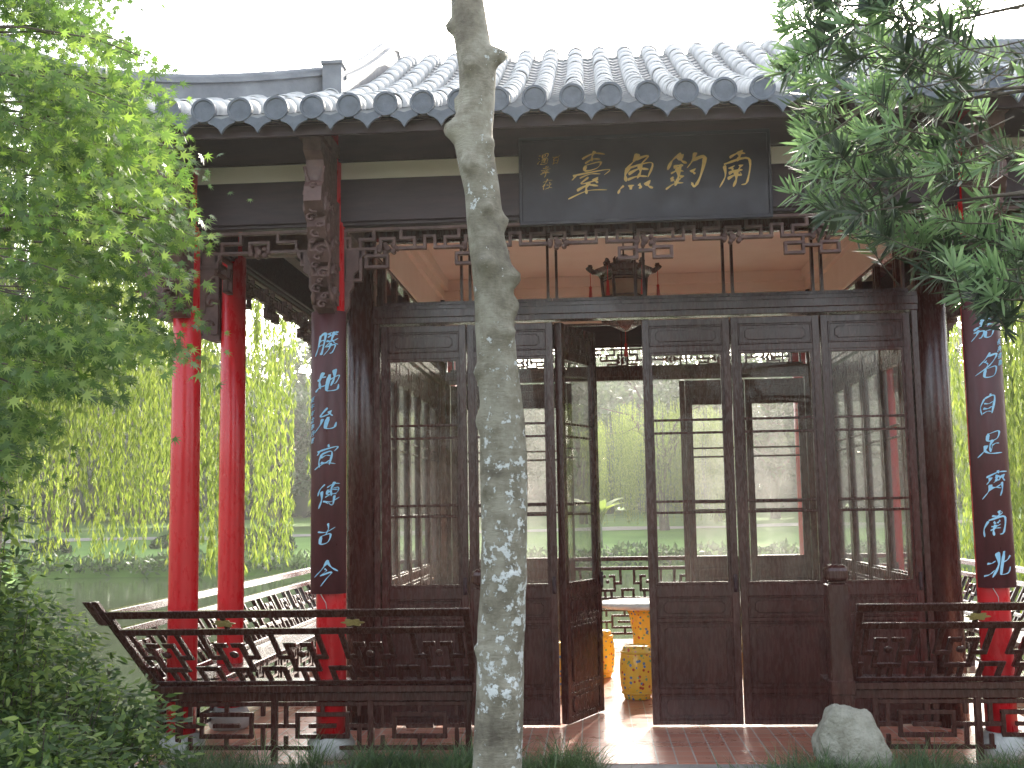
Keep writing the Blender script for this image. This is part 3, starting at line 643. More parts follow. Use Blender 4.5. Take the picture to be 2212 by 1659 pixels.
# ------------------------------------------------------------------ bench railings
def bench(ox,oy,ang,L,cl,cr,nl,nr,label,orn=(),grp='bench railings round the terrace'):
    loc=(ox,oy,0); E=empty('bench_railing',loc,label,'railing',grp); E.rotation_euler=(0,0,ang)
    def off(z): return max(0,z-.5)*.52
    def lean(x,y,z): f=x/L; o_=off(z); return (x-o_*cl*(1-f)+o_*cr*f,y-o_,z)
    a=.12 if nl else 0; b=L-(.12 if nr else 0)
    m=MB(); m.box(0,L,-.04,.34,.455,.50); m.box(.01,L-.01,-.015,.03,.395,.454); m.build('seat',[WOOD],parent=E,bevel=.005)
    m=MB(); m.xf=lean
    def longbox(y0,y1,z0,z1): m.box(a,b,y0,y1,z0,z1)
    longbox(-.038,.038,.970,1.02); longbox(-.028,.028,.855,.897); longbox(-.024,.024,.503,.535)
    U=.47; nu=max(1,round((b-a)/U)); u=(b-a)/nu; w=.032
    def seg(s): lines(m,s,-.022,.022,w)
    for i in range(nu):
        x=a+i*u; z=.535; H=.325
        def P(s): return [(x+p[0]*u,z+p[1]*H,x+p[2]*u,z+p[3]*H) for p in s]
        seg(P([(.33,.24,.67,.24),(.33,.24,.33,.76),(.67,.24,.67,.76),(.33,.76,.43,.76),(.57,.76,.67,.76),
               (.42,0,.42,.24),(.58,0,.58,.24),(.33,.50,.17,.50),(.67,.50,.83,.50),(.17,.50,.17,1),(.83,.50,.83,1),(.0,.26,.14,.26),(.86,.26,1,.26),(.14,.0,.14,.26),(.86,.0,.86,.26)]))
        m.tube([(x+.5*u,-.026,z+.56*H),(x+.5*u,.026,z+.56*H)],.024,8)
    m.box(a-.001,a+.04,-.03,.03,.50,.97)
    m.box(b-.04,b+.001,-.03,.03,.50,.97)
    if cl: m.box(-.06,.03,-.045,.0,.93,1.09)
    if cr: m.box(L-.03,L+.06,-.045,.0,.93,1.09)
    for x in orn: m.box(x-.015,x+.015,-.012,.012,.892,.972)
    m.build('backrest',[WOOD],parent=E,bevel=.004)
    for x in orn:
        g=MB(); g.xf=lean
        pl=[]
        for q in range(36):
            aa=q*2*math.pi/36; r=1+.22*math.cos(aa*6); pl.append((x+.060*r*math.cos(aa),.933+.022*r*math.sin(aa)))
        g.prism(pl,-.032,-.014); g.prism([(x+(p[0]-x)*.5,.933+(p[1]-.933)*.5) for p in pl],-.040,-.031)
        g.build('flower_ornament',[BRONZE],parent=E)
    for f,x in((nl,.065),(nr,L-.065)):
        if f:
            g=MB(); g.box(x-.068,x+.068,-.09,.046,-.0,1.13)
            g.box(x-.05,x+.05,-.072,.028,1.13,1.15)
            g.lathe(x,-.022,[(.075,1.15),(.086,1.165),(.086,1.215),(.078,1.235),(.06,1.25),(.03,1.256)],8,0,False)
            g.box(x-.078,x+.078,-.1,.056,.43,.52); g.build('newel_post',[WOOD],parent=E,bevel=.006)
    m=MB(); 
    def seg2(s): lines(m,s,-.005,.027,.028)
    la,lb=a+.16,b-.06; n2=max(1,round((lb-la)/.58)); u2=(lb-la)/n2
    seg2([(la,.09,lb,.09),(la,.375,lb,.375),(la,.09,la,.375),(lb,.09,lb,.375)])
    for i in range(n2):
        x=la+i*u2
        def P(s): return [(x+p[0]*u2,.09+p[1]*.285,x+p[2]*u2,.09+p[3]*.285) for p in s]
        seg2(P([(.0,.5,.24,.5),(.24,.26,.24,.76),(.24,.26,.76,.26),(.24,.76,.76,.76),(.76,.26,.76,.76),(.76,.5,1,.5),(.12,.5,.12,1),(.88,.5,.88,0),(.12,.24,.12,0),(.88,.76,.88,1),(.5,.76,.5,1),(.5,0,.5,.26),(.38,.5,.62,.5)]))
        if i: seg2([(x,.09,x,.375)])
        m.box(x-.02,x+.02,-.012,.035,.004,.45)
    m.box(lb-.02,lb+.02,-.012,.035,.004,.45)
    m.build('lower_lattice',[WOOD],parent=E,bevel=.003)
    return E
XB=HC+.13; Yb=CY-XB
bench(CX-XB,Yb,0,2.30,1,0,0,1,'dark wooden bench railing with fretwork back and gilt flower studs',(.70,1.48))
bench(1.50,Yb,0,CX+XB-1.50,0,1,1,0,'dark wooden bench railing with carved newel post near the rock',(.80,1.6))
lb_='long dark bench railing along the waterside of the terrace'
bench(CX-XB,CY+XB,-math.pi/2,2*XB,1,1,0,0,lb_)
bench(CX+XB,CY-XB,math.pi/2,2*XB,1,1,0,0,lb_)
bench(CX+XB,CY+XB,math.pi,2*XB,1,1,0,0,lb_)

# ------------------------------------------------------------------ lantern
LL=(CX-.05,CY,3.1); LN=empty('palace_lantern',LL,'carved dark wooden palace lantern with red tassels hanging from the ceiling','lantern')
def lp(mb,n,ms): return mb.build(n,ms,parent=LN,ploc=LL)
lx,ly=LL[0],LL[1]
m=MB(); m.tube([(lx,ly,4.34),(lx,ly,4.1)],.008,6); m.lathe(lx,ly,[(.04,4.12),(.07,4.10),(.08,4.06),(.14,4.04),(.17,4.0),(.28,3.985),(.29,3.93),(.25,3.915),(.24,3.89),(.215,3.88)],6,0,False)
m.lathe(lx,ly,[(.20,3.67),(.23,3.65),(.23,3.62),(.18,3.60),(.08,3.59),(.06,3.55)],6,0,False); m.lathe(lx,ly,[(.06,3.55),(.16,3.50),(.19,3.46),(.12,3.40),(.03,3.36)],6,0,False)
for i in range(6):
    a=i*math.pi/3; c,s=math.cos(a),math.sin(a)
    m.tube([(lx+c*.2,ly+s*.2,3.64),(lx+c*.22,ly+s*.22,3.90)],.016,6)
    m.tube([(lx+c*.25,ly+s*.25,3.95),(lx+c*.30,ly+s*.30,3.955),(lx+c*.34,ly+s*.34,3.985),(lx+c*.335,ly+s*.335,4.02),(lx+c*.31,ly+s*.31,4.02)],[.03,.028,.026,.018,.01],7)
    m.tube([(lx+c*.31,ly+s*.31,3.99),(lx+c*.34,ly+s*.34,4.0),(lx+c*.37,ly+s*.37,3.985)],[.024,.022,.012],6)
    m.tube([(lx+c*.17,ly+s*.17,4.0),(lx+c*.19,ly+s*.19,4.05),(lx+c*.17,ly+s*.17,4.075)],[.02,.014,.006],6)
    m.tube([(lx+c*.2,ly+s*.2,3.64),(lx+c*.25,ly+s*.25,3.61),(lx+c*.25,ly+s*.25,3.67)],[.02,.018,.008],6)
    m.tube([(lx+c*.16,ly+s*.16,3.46),(lx+c*.22,ly+s*.22,3.46),(lx+c*.23,ly+s*.23,3.52)],[.02,.016,.006],6)
    c2,s2=math.cos(a+math.pi/6),math.sin(a+math.pi/6)
    for zz in(3.70,3.86): m.tube([(lx+c*.205,ly+s*.205,zz),(lx+c2*.178,ly+s2*.178,zz),(lx+math.cos(a+math.pi/3)*.205,ly+math.sin(a+math.pi/3)*.205,zz)],.008,5)
lp(m,'lantern_frame',[WOOD])
m=MB(); m.lathe(lx,ly,[(.185,3.66),(.200,3.90)],6,0,False); lp(m,'silk_panel',[PAPER])
for i in range(7):
    a=i*math.pi/3; r=.33 if i<6 else 0; x=lx+r*math.cos(a); y=ly+r*math.sin(a); zt=3.97 if i<6 else 3.38; ln=.30 if i<6 else .27
    m=MB(); m.lathe(x,y,[(.004,zt-ln),(.020,zt-ln),(.012,zt-ln*.62),(.015,zt-ln*.55),(.004,zt-ln*.5),(.004,zt)],8); lp(m,'tassel',[TAS])
# ------------------------------------------------------------------ stools, table
def stool(x,y,src=[None]):
    if src[0]: return instance(src[0],'drum_stool',(x,y,0.004),R(0,6))
    E=empty('drum_stool',(x,y,.004),'yellow glazed ceramic drum stool with painted flowers on the tiled floor','stool','drum stools round the table')
    m=MB(); m.lathe(0,0,[(.105,0),(.118,.012),(.120,.03),(.130,.05),(.146,.12),(.15,.2),(.15,.25),(.144,.34),(.130,.405),(.120,.42),(.118,.44),(.10,.452),(.001,.455)],28); m.build('body',[CER],parent=E)
    for z in(.058,.395):
        m=MB(); m.lathe(0,0,[(.126,z-.012),(.138,z-.008),(.141,z),(.138,z+.008),(.126,z+.012)],44,cap=False); m.build('stud_band',[CERB],parent=E)
    src[0]=E; return E
for x,y in((.34,10.08),(.02,11.35),(-.33,10.35),(.95,10.3),(1.0,11.6)): stool(x,y)
T=empty('round_table',(.47,CY,.004),'round ceramic table with white top on a yellow drum pedestal','table')
m=MB(); m.lathe(0,0,[(.17,0),(.19,.02),(.19,.06),(.16,.10),(.13,.3),(.13,.45),(.16,.62),(.19,.69)],28); m.build('pedestal',[CER],parent=T)
m=MB(); m.lathe(0,0,[(.30,.69),(.42,.70),(.44,.715),(.44,.735),(.43,.748),(.001,.75)],40); m.build('table_top',[WHITE],parent=T)

# ------------------------------------------------------------------ foreground tree trunk
FL=(-.5,5.8,-.05)
FT=empty('plane_tree',FL,'slender grey tree trunk with knots and white lichen patches','tree')
key=[(-.15,-.525,.138),(.37,-.508,.124),(.9,-.488,.117),(1.2,-.468,.115),(1.53,-.456,.118),(1.85,-.458,.119),(2.12,-.462,.114),(2.4,-.478,.105),(2.75,-.495,.100),(2.9,-.500,.108),(3.09,-.530,.096),(3.3,-.545,.092),(3.52,-.582,.102),(3.66,-.594,.108),(3.8,-.566,.094),(4.0,-.568,.098),(4.1,-.585,.095),(4.36,-.613,.088),(4.9,-.60,.085),(5.6,-.52,.08),(6.4,-.6,.06)]
kz=[k[0] for k in key]
def ip(z,j): return float(np.interp(z,kz,[k[j] for k in key]))
knots=[(2.90,262,.075,.036),(3.64,200,.07,.050),(4.04,345,.12,.038),(3.97,258,.07,.033),(3.44,252,.06,.036),(3.80,180,.045,.035),(2.1,175,.035,.05),(1.3,300,.03,.05),(2.55,315,.045,.033),(4.22,180,.055,.035),(2.84,345,.075,.045),(2.70,10,.045,.05),(1.75,240,.045,.033),(.75,290,.035,.045),(3.15,20,.04,.04),(2.35,200,.03,.04),(3.55,320,.045,.033),(.95,215,.03,.04),(3.2,285,.04,.03)]
m=MB(); vs=[];fs=[];N=48; zs=np.linspace(-.15,6.4,260)
for z in zs:
    x=ip(z,1); r=ip(z,2)
    for i in range(N):
        a=2*math.pi*i/N; rr=r*(1+.08*noise.noise(Vector((math.cos(a)*1.3,math.sin(a)*1.3,z*2.2)))+.04*noise.noise(Vector((math.cos(a)*4,math.sin(a)*4,z*8))))
        for kz_,ka,kh,kw in knots:
            dz=z-kz_
            if abs(dz)>.2: continue
            da=(math.degrees(a)-ka+180)%360-180; s=math.radians(da)*r
            q=(s*s+dz*dz)/(kw*kw); rr+=kh*math.exp(-q*1.1)*(1-.7*math.exp(-q*6))
            rr+=.008*math.exp(-((dz-.25*kw)/.010)**2)*math.exp(-q*.35)
        vs.append((x+rr*math.cos(a)+.5,rr*math.sin(a),z+.05))
for k in range(len(zs)-1):
    for i in range(N): j=(i+1)%N; fs.append((k*N+i,k*N+j,(k+1)*N+j,(k+1)*N+i))
m.add(vs,fs,0,True)
for a,l in((.5,1.6),(2.2,1.9),(3.8,1.5),(5.2,1.7)):
    m.tube([(-.02,0,5.5),(-.02+.4*l*math.cos(a),.4*l*math.sin(a),6.1),(-.02+l*math.cos(a),l*math.sin(a),7.0)],[.06,.04,.015],8)
m.build('trunk',[BARK],parent=FT)
n=1200; c=rng.normal(size=(n,3))*[1.0,1.0,.55]+[0,0,7.6]; c=c[c[:,2]>6.2]; n=len(c)
sh=[(0,0),(.4,.25),(1,0),(.4,-.25)]
npmesh('crown',leafverts(c,rng.normal(size=(n,3)),rng.normal(size=(n,3)),rng.uniform(.08,.14,n),sh),4,[L_MAPLE],FT)

# ------------------------------------------------------------------ maple
ML=(-3.5,5.0,-.05); MP=empty('maple_tree',ML,'maple tree with bright green palmate leaves overhanging the terrace','tree')
m=MB(); m.tube([(-3.5,5,-.1),(-3.45,5,.8),(-3.35,4.9,1.7),(-3.3,4.8,2.6),(-3.2,4.7,3.6),(-3.1,4.7,4.8)],[.11,.09,.08,.065,.05,.03],10)
xmz=[1.75,1.96,2.1,2.23,2.33,2.40,2.55,2.62,3.0,3.3,3.5,3.75,4.3]; xmx=[-2.5,-2.28,-2.26,-2.16,-1.90,-1.76,-1.66,-1.66,-1.70,-1.68,-1.82,-1.92,-2.1]
P_=[];A_=[];N_=[];S_=[]
sprays=[]
while len(sprays)<400:
    z=R(1.85,4.2); y=R(3.9,5.6); xm=np.interp(z,xmz,xmx)*y/4.6
    x=xm-.12-(abs(random.gauss(0,.55)))
    if x<-3.2: continue
    z=round(z/.16)*.16+R(-.035,.035)        # layered sprays
    zz=1.65+(z-1.65)*y/4.6
    if noise.noise(Vector((x*2.4,y*2,z*2.8)))<-.20: continue
    sprays.append((x,y,zz))
for (x,y,z) in sprays:
    th=R(-.5,.6); d=np.array([math.cos(th),math.sin(th),-.25]); rad=R(.14,.24); nl=int(R(26,44))
    u=rng.normal(size=(nl,3))*[rad*.6,rad*.6,.022]; u[:,2]-= .45*np.maximum(u[:,0],0)
    P_.append(np.array([x,y,z])+u)
    A_.append(d+rng.normal(size=(nl,3))*.5+[0,0,-.35]); N_.append(np.array([.1,-.80,.6])+rng.normal(size=(nl,3))*.38); S_.append(rng.uniform(.028,.052,nl))
    bx=max(-3.3,x-.6); 
    if random.random()<.3: m.tube([(bx,y+.1,z+.12),((bx+x)/2,y+.05,z+.09),(x,y,z+.01),(x+rad*.8,y+rad*.3,z-.05)],[.006,.004,.003,.0015],5)
pol=[(180,.12),(-118,.5),(-92,.22),(-70,.8),(-48,.28),(-32,.95),(-15,.34),(0,1.08),(15,.34),(32,.95),(48,.28),(70,.8),(92,.22),(118,.5)]
sh=[(r*math.cos(math.radians(a)),r*math.sin(math.radians(a)),-.15*r*r) for a,r in pol]
P_,A_,N_,S_=map(np.concatenate,(P_,A_,N_,S_))
for b in((2.2,-2.9),(2.8,-2.6),(3.3,-2.4)): m.tube([(-3.3,4.8,b[0]-.1),(-2.9,4.7,b[0]+.05),(b[1]+.25,4.6,b[0]+.1),(b[1]+.5,4.55,b[0])],[.03,.018,.009,.003],7)
m.build('trunk',[LIMB],parent=MP,ploc=ML)
npmesh('crown',leafverts(P_,A_,N_,S_,sh),14,[L_MAPLE],MP,ML)

# ------------------------------------------------------------------ podocarpus
PO=(2.7,4.5,-.05); PD=empty('podocarpus_tree',PO,'podocarpus tree with dark narrow needle leaves and fresh green tips','tree')
m=MB(); m.tube([(2.7,4.5,-.1),(2.65,4.5,1.2),(2.6,4.5,2.6),(2.5,4.5,4.4)],[.12,.1,.085,.05],10)
mz=[2.35,2.45,2.6,2.75,2.87,3.0,3.15,3.31,3.5,3.8,4.3]; mxx=[1.6,1.40,1.20,.95,.70,.82,.82,.66,.74,.76,.8]
P_=[];A_=[];N_=[];S_=[];MI=[]
tips=[]
while len(tips)<350:
    z=R(2.38,4.15); y=R(3.9,5.1); xm=np.interp(z,mz,mxx)
    x=xm+.05+abs(random.gauss(0,.45)); 
    if x>2.3: continue
    if z>3.35 and z<3.75 and x<1.15 and random.random()<.55: continue
    if noise.noise(Vector((x*3.4,y*2,z*3.8)))<-.12 and x<1.7: continue
    k=y/4.5; tips.append((x*k,y,1.65+(z-1.65)*k,x-xm))
for (x,y,z,dep) in tips:
    ln=R(.10,.20); d=Vector((-1+R(-.2,.7),R(-.9,.4),R(-.45,.55))).normalized(); b=Vector((x,y,z))-d*ln
    m.tube([tuple(b-d*.12+Vector((0,0,.02))),tuple(b),tuple(b+d*ln)],[.003,.003,.0015],4)
    nn=int(ln*235); t=rng.uniform(.0,1,nn)**.65
    rad=rng.normal(size=(nn,3)); dv=np.array(d); rad-= (rad@dv)[:,None]*dv; rad=nrm(rad)
    fresh=(t>.40)&(random.random()<.65)
    P_.append(np.array(b)+dv*ln*t[:,None]); A_.append(dv*(.25+.55*t[:,None])+rad*.9+[0,0,.05]); N_.append(np.cross(rad,dv)*.4+rng.normal(size=(nn,3))*.3+dv*.8); S_.append(rng.uniform(.072,.108,nn)); MI.append(fresh.astype(int))
P_,A_,N_,S_,MI=map(np.concatenate,(P_,A_,N_,S_,MI))
for q in range(9):
    z=R(2.6,4.0); x=R(1.3,1.7); y=R(4.2,4.9); m.tube([(2.55,4.5,z+R(.0,.2)),((2.55+x)/2+.1,(4.5+y)/2,z+.1),(x,y,z+.03)],[.022,.012,.004],6)
m.build('trunk',[LIMB],parent=PD,ploc=PO)
npmesh('crown',leafverts(P_,A_,N_,S_,[(0,.014),(.3,.058),(.75,.050),(1.05,0),(.75,-.050),(.3,-.058),(0,-.014)]),7,[L_PODO,L_PODT],PD,PO,MI)

# ------------------------------------------------------------------ willows
def willow(loc,seed,label,rad=5.2,ns=900):
    rr=np.random.default_rng(seed); E=empty('willow_tree',loc,label,'tree','weeping willows round the pond')
    m=MB(); m.tube([(0,0,-.6),(.1,0,1.5),(.3,.1,3.2),(.1,.2,5.5),(0,0,8)],[.38,.3,.26,.18,.06],10)
    P=[];A=[]
    for b in range(12):
        a=b*math.pi/6+rr.uniform(-.2,.2); l=rad*rr.uniform(.5,.95); m.tube([(.1,.1,3.5+b%4),(l*.5*math.cos(a),l*.5*math.sin(a),7+rr.uniform(-.5,1)),(l*math.cos(a),l*math.sin(a),7.4+rr.uniform(-1,1))],[.13,.07,.02],6)
    cl=[(rr.uniform(0,2*math.pi),rad*math.sqrt(rr.uniform(.08,1)),rr.uniform(.35,1)) for _ in range(int(ns/10))]
    for s in range(ns):
        ca,cr,ck=cl[rr.integers(len(cl))]; x=cr*math.cos(ca)+rr.normal()*.22; y=cr*math.sin(ca)+rr.normal()*.22; r=math.hypot(x,y)/rad
        zt=8.8-2.0*r*r+rr.uniform(-.6,.6); L=min((3.0+4.6*ck)*rr.uniform(.75,1.05),zt-.9)
        n=int(L*17); t=np.sort(rr.uniform(0,1,n)); sw=rr.normal(size=2)*.18
        p=np.stack([x+sw[0]*t**2+.04*np.sin(t*9+s),y+sw[1]*t**2,zt-L*t],1); P.append(p)
        aa=rr.uniform(0,2*math.pi,n); A.append(np.stack([np.cos(aa)*.35,np.sin(aa)*.35,-np.ones(n)],1))
    P=np.concatenate(P);A=np.concatenate(A);n=len(P)
    m.build('trunk',[LIMB],parent=E)
    npmesh('crown',leafverts(P,A,rr.normal(size=(n,3)),rr.uniform(.11,.19,n),[(0,0),(.4,.10),(1,0),(.4,-.10)]),4,[L_WILL],E)
    return E
wl='weeping willow with long yellow-green hanging strands beside the pond'
W1=willow((-10.6,19,-.1),5,wl,5.2,1350)
W2=willow((10.8,19,-1.2),9,wl,5.0,1050)
instance(W1,'willow_tree',(-21,31,-.1),1.9,1.1); instance(W2,'willow_tree',(3.2,52,.3),3.0,.7); instance(W2,'willow_tree',(20,50,.2),2.0,1.0)

# ------------------------------------------------------------------ distant trees
def tree(name,label,seed,h,r,mat,nl,ls,kind='broadleaf trees on the far bank'):
    rr=np.random.default_rng(seed); E=empty(name,(0,0,0),label,'tree',kind)
    m=MB(); m.tube([(0,0,-.4),(.08*r,0,h*.25),(-.04*r,.1,h*.5),(0,0,h*.8)],[h*.028,h*.02,h*.015,h*.006],9)
    cs=[]
    for i in range(26):
        a=rr.uniform(0,2*math.pi); z=h*rr.uniform(.3,.95); q=math.sin(math.pi*min(1,max(.05,(z/h-.18)/.84)))**.6; rad=r*q*rr.uniform(.35,.95)
        c=np.array([rad*math.cos(a),rad*math.sin(a),z]); cs.append((c,r*rr.uniform(.22,.42)))
        m.tube([(0,0,z*.62),tuple(c*[.5,.5,.9]),tuple(c)],[h*.009,h*.006,.01],5)
    P=[];
    for c,s in cs:
        k=int(nl/26); v=nrm(rr.normal(size=(k,3)))*(rr.uniform(.4,1,(k,1))**.5)*s*[1,1,.7]; P.append(c+v)
    P=np.concatenate(P); n=len(P)
    m.build('trunk',[LIMB],parent=E)
    npmesh('crown',leafverts(P,rr.normal(size=(n,3)),rr.normal(size=(n,3))+[0,0,.5],rr.uniform(.6,1.3,n)*ls,[(0,0),(.4,.3),(1,.05),(.5,-.3)]),4,[mat],E)
    return E
tl='leafy broadleaf tree on the far bank of the pond'
TA=tree('broadleaf_tree',tl,21,10,4.2,L_FAR,6400,.40); TB=tree('broadleaf_tree',tl,22,12,5.0,L_FAR2,6800,.45); TC=tree('broadleaf_tree',tl,23,8,3.4,L_FAR2,5400,.34)
def put(E,x,y,s=1,rz_=0): E.location=(x,y,float(gh(x,y))); E.scale=(s,)*3; E.rotation_euler=(0,0,rz_)
put(TA,-30,61); put(TB,-15,68,.95); put(TC,-21,57,1.1)
for (E,x,y,s,a) in ((TB,-41,72,1.1,1),(TC,-34,57,1.1,2),(TA,-24,66,1.0,3),(TC,-11.5,60,1.2,1.5),(TA,-5,66,1.05,.5),(TB,4,72,1.0,2.5),(TC,-.5,60,1.1,4),(TA,10,64,1.1,1.2),(TB,18,70,1.15,3.3),(TC,15,59,1.2,.2),(TA,27,61,1.2,2),(TB,35,68,1.2,5),(TC,31,56,1.1,1),(TA,-18.3,62,1.0,2.2),(TC,-27,57,1.2,3.4),(TB,-31,76,1.1,.3),(TC,6.3,59,1.0,5),(TC,-15.3,55,.85,2.9),(TB,-9,74,1.0,4)):
    instance(E,'broadleaf_tree',(x,y,float(gh(x,y))),a,s)
n=22000; x=rng.uniform(-80,80,n); y=rng.uniform(80,90,n); top=8.5+2.0*np.sin(x*.11)+1.7*np.sin(x*.31+1)+1.0*np.sin(x*.9)
z=1.0+rng.uniform(0,1,n)**.8*top
o=npmesh('distant_wood',leafverts(np.stack([x,y,z],1),rng.normal(size=(n,3)),rng.normal(size=(n,3)),rng.uniform(1.0,2.0,n),[(0,0),(.4,.4),(1,0),(.4,-.4)]),4,[L_FAR2]); o['kind']='stuff'; o['label']='hazy wood beyond the lawn'; o['category']='wood'
n=11000; x=rng.uniform(-36,32,n); y=42.0+rng.normal(size=n)*.45; hgt=.15+.25*np.abs(np.sin(x*.55)+.5*np.sin(x*1.7)); z=-.5+rng.uniform(0,1,n)*(hgt+.3)
o=npmesh('bank_shrubbery',leafverts(np.stack([x,y,z],1),rng.normal(size=(n,3))+[0,0,.8],rng.normal(size=(n,3)),rng.uniform(.16,.34,n),[(0,0),(.4,.22),(1,0),(.4,-.22)]),4,[L_FAR]); o['kind']='stuff'; o['label']='low waterside plants along the pond edge'; o['category']='plants'
def bush(x,y,r,seed,label,mat,nl,ls,zs=.8):
    loc=(x,y,float(gh(x,y))); rr=np.random.default_rng(seed); E=empty('clipped_bush',loc,label,'bush','bushes by the pond'); 
    v=nrm(rr.normal(size=(nl,3))); v[:,2]=np.abs(v[:,2]); p=v*rr.uniform(.82,1.03,(nl,1))*r*[1,1,zs]; 
    npmesh('foliage',leafverts(p,rr.normal(size=(nl,3))+v,rr.normal(size=(nl,3)),rr.uniform(.6,1.2,nl)*ls,[(0,0),(.4,.3),(1,0),(.4,-.3)]),4,[mat],E)
    m=MB(); m.tube([(0,0,-.1),(0,0,r*.3),(.05,0,r*.6)],[.05,.04,.02],6); m.build('stem',[LIMB],parent=E)
    return E
bl='rounded clipped green bush on the lawn by the path'
bush(-13.4,46,1.15,3,bl,L_BUSH,2800,.13)
bush(-22.5,46,.8,4,bl,L_BUSH,1400,.13)
bush(-18.2,47.5,.6,5,bl,L_FAR,1400,.12)
bush(16.5,46,.9,6,bl,L_BUSH,1400,.12)
BA=(.2,44.2,0); E=empty('banana_plant',BA,'banana plant with broad upright leaves on the far bank','plant'); m=MB(); m.tube([(0,0,-.3),(0,0,1.1)],[.14,.09],8); m.build('stem',[L_FAR],parent=E)
m=MB()
for i in range(9):
    a=i*.7; l=R(1.3,1.9); P=[]; 
    for q in range(7):
        t=q/6; P.append((math.cos(a)*l*.55*t*t*1.2,math.sin(a)*l*.55*t*t*1.2,1.0+l*(t-.45*t*t)))
    vs=[];fs=[]
    for q,p in enumerate(P):
        wd=.22*math.sin(math.pi*(.12+.86*q/6)); vs+=[(p[0]-math.sin(a)*wd,p[1]+math.cos(a)*wd,p[2]-.05),p,(p[0]+math.sin(a)*wd,p[1]-math.cos(a)*wd,p[2]-.05)]
    for q in range(6): fs+=[(q*3,q*3+1,q*3+4,q*3+3),(q*3+1,q*3+2,q*3+5,q*3+4)]
    m.add(vs,fs,0,True)
m.build('leaves',[L_WILL],parent=E)

# ------------------------------------------------------------------ near shrubs
def shrub(loc,rx,ry,h,nt,seed,label):
    rr=np.random.default_rng(seed); E=empty('nandina_shrub',loc,label,'shrub','shrubs beside the terrace'); m=MB(); P=[];A=[];N=[];S=[]
    for i in range(nt):
        a=rr.uniform(0,2*math.pi); q=math.sqrt(rr.uniform(0,1)); tx,ty=rx*q*math.cos(a),ry*q*math.sin(a); tz=h*(1-.45*q*q)*rr.uniform(.35,1)
        if i%3==0: m.tube([(tx*.3,ty*.3,0),(tx*.8,ty*.8,tz*.6),(tx,ty,tz)],[.008,.005,.002],4)
        k=rr.integers(14,24); u=rr.normal(size=(k,3))*[.075,.075,.04]
        P.append(np.array([tx,ty,tz])+u); A.append(u*[8,8,2]+rr.normal(size=(k,3))*.35+[0,0,-.1]); N.append(np.array([0,-.3,1])+rr.normal(size=(k,3))*.45); S.append(rr.uniform(.038,.075,k))
    m.build('stems',[LIMB],parent=E); P,A,N,S=map(np.concatenate,(P,A,N,S))
    npmesh('foliage',leafverts(P,A,N,S,[(0,0),(.35,.2),(.7,.14),(1.1,0),(.7,-.14),(.35,-.2)]),6,[L_SHRUB],E)
shrub((-3.05,6.0,-.05),.75,.6,1.0,520,31,'leafy nandina shrub with yellow-green leaves beside the railing')
shrub((-2.62,5.2,-.05),.42,.4,.76,260,32,'low leafy shrub at the corner of the terrace')
shrub((-3.38,5.9,-.05),.45,.4,2.0,420,33,'taller dark-leaved shrub under the maple')
shrub((-3.9,7.6,-.05),.55,.6,1.2,280,34,'leafy nandina shrub with yellow-green leaves beside the railing')

# ------------------------------------------------------------------ rock
RK=(1.47,6.95,-.06); m=MB(); vs=[];fs=[]; nu_,nv_=60,38
for j in range(nv_+1):
    for i in range(nu_):
        th=2*math.pi*i/nu_; ph=math.pi*j/nv_; d=Vector((math.sin(ph)*math.cos(th),math.sin(ph)*math.sin(th),math.cos(ph)))
        r=1+.16*noise.noise(d*1.3+Vector((3,1,5)))+.09*noise.noise(d*3.2)+.04*noise.noise(d*8)
        x,y,z=d.x*.215*r,d.y*.17*r,d.z*.265*r
        if z>.0: x=x*(1-.4*z)-.08*z
        vs.append((x,y,z+.27))
for j in range(nv_):
    for i in range(nu_): k=(i+1)%nu_; fs.append((j*nu_+i,j*nu_+k,(j+1)*nu_+k,(j+1)*nu_+i))
m.add(vs,fs,0,True)
ROCKM=nmat('weathered_rock',(.24,.225,.17),(.42,.40,.33),11,.9,1.0,.03,c3=(.54,.52,.45))
o=m.build('garden_rock',[ROCKM],loc=RK); tag(o,'pale weathered garden rock standing in grass by the railing','rock')

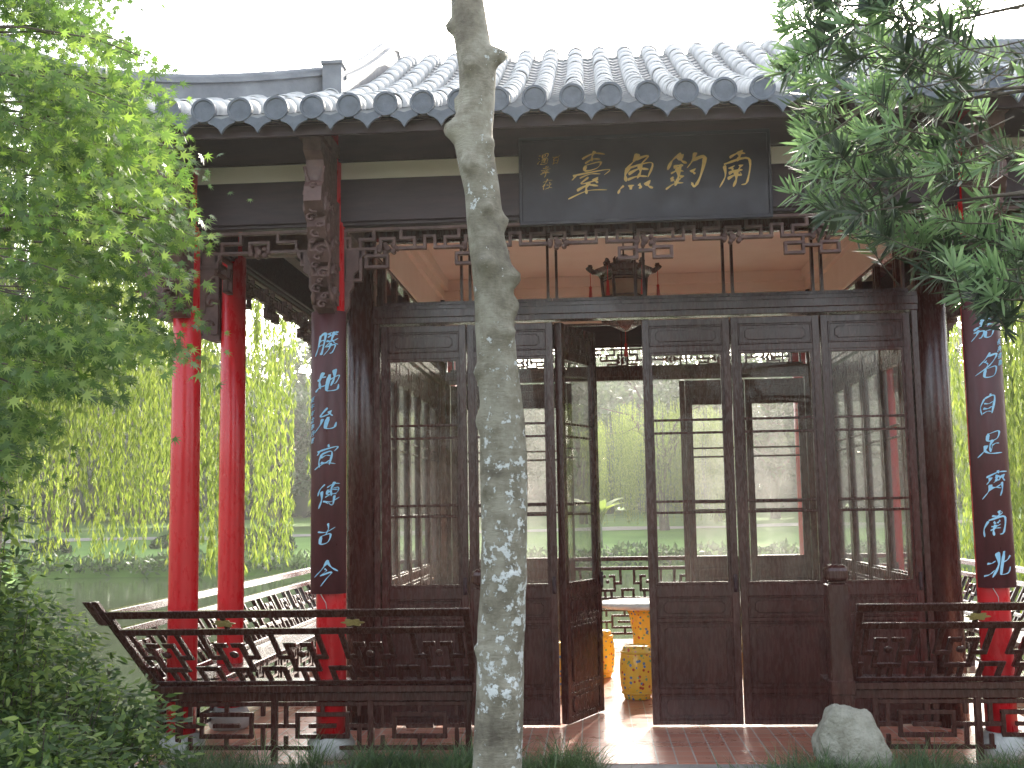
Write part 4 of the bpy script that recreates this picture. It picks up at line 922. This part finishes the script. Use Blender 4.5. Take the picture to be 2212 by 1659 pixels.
# ------------------------------------------------------------------ grass
def blades(p,L,W,rr,upk=1.0):
    n=len(p); a=rr.uniform(0,2*math.pi,n); h=np.stack([np.cos(a),np.sin(a),np.zeros(n)],1); s=np.stack([-np.sin(a),np.cos(a),np.zeros(n)],1); out=[]
    sp=rr.uniform(.3,.95,n); lv=[]
    for t,w in((0,.7),(.33,1),(.66,.8),(1,.05)):
        q=p+h*(sp*L*t*t)[:,None]*.9+h*(L*t*.18)[:,None]+np.array([0,0,1])*(L*upk*(t-.55*sp*t*t))[:,None]
        lv.append((q-s*(W*w)[:,None],q+s*(W*w)[:,None]))
    for i in range(3): out.append(np.stack([lv[i][0],lv[i][1],lv[i+1][1],lv[i+1][0]],1))
    return np.concatenate(out,0)
cl=[]
for (xa,xb,y0,nc) in((-2.7,-1.15,7.15,26),(-1.5,-.85,7.15,20),(-.9,-.25,7.1,26),(-.3,-.02,7.15,10),(1.0,1.4,6.75,20),(1.25,1.75,6.65,22),(1.4,3.2,7.0,56),(-3.2,3.2,6.4,40)):
    for _ in range(nc): cl.append((R(xa,xb),y0+R(-.2,.15),-.03))
C=np.array(cl); idx=rng.integers(0,len(C),14500); p=C[idx]+rng.normal(size=(14500,3))*[.05,.05,0]
hv=rng.uniform(.6,1.15,len(C))[idx]
L=rng.uniform(.22,.41,14500)*hv; W=rng.uniform(.0018,.0034,14500)
o=npmesh('mondo_grass',blades(p,L,W,rng),4,[L_GRASS]); o['kind']='stuff'; o['label']='tufts of fine dark mondo grass along the terrace edge'; o['category']='grass'

# ------------------------------------------------------------------ camera, light, world
sc=bpy.context.scene
cam=bpy.data.cameras.new('camera'); co=bpy.data.objects.new('camera',cam); COL.objects.link(co); sc.camera=co
cam.sensor_width=36; cam.lens=39.87; cam.clip_end=1500; cam.clip_start=.05
co.matrix_world=Matrix.Translation((0,0,1.65))@Matrix.Rotation(math.radians(4.0),4,'Z')@Matrix.Rotation(math.radians(90+6.28),4,'X')@Matrix.Rotation(-.0165,4,'Z')
el=math.radians(29); az=math.radians(13)
sd=Vector((math.sin(az)*math.cos(el),math.cos(az)*math.cos(el),math.sin(el)))
sl=bpy.data.lights.new('sun','SUN'); sl.energy=8; sl.angle=math.radians(.5); sl.color=(1,.92,.78)
so=bpy.data.objects.new('sun',sl); COL.objects.link(so); so.rotation_mode='QUATERNION'; so.rotation_quaternion=sd.to_track_quat('Z','Y')
wd=bpy.data.worlds.new('World'); sc.world=wd; wd.use_nodes=True; nt=wd.node_tree; bg=nt.nodes['Background']
sk=nt.nodes.new('ShaderNodeTexSky'); sk.sky_type='NISHITA'; sk.sun_disc=False; sk.sun_elevation=el; sk.sun_rotation=az; sk.dust_density=4; sk.air_density=1.2; sk.ozone_density=1
hs=nt.nodes.new('ShaderNodeHueSaturation'); hs.inputs['Saturation'].default_value=.5; nt.links.new(sk.outputs[0],hs.inputs['Color'])
nt.links.new(hs.outputs[0],bg.inputs[0]); bg.inputs[1].default_value=.60
sc.view_settings.view_transform='Standard'; sc.view_settings.look='None'; sc.view_settings.exposure=0
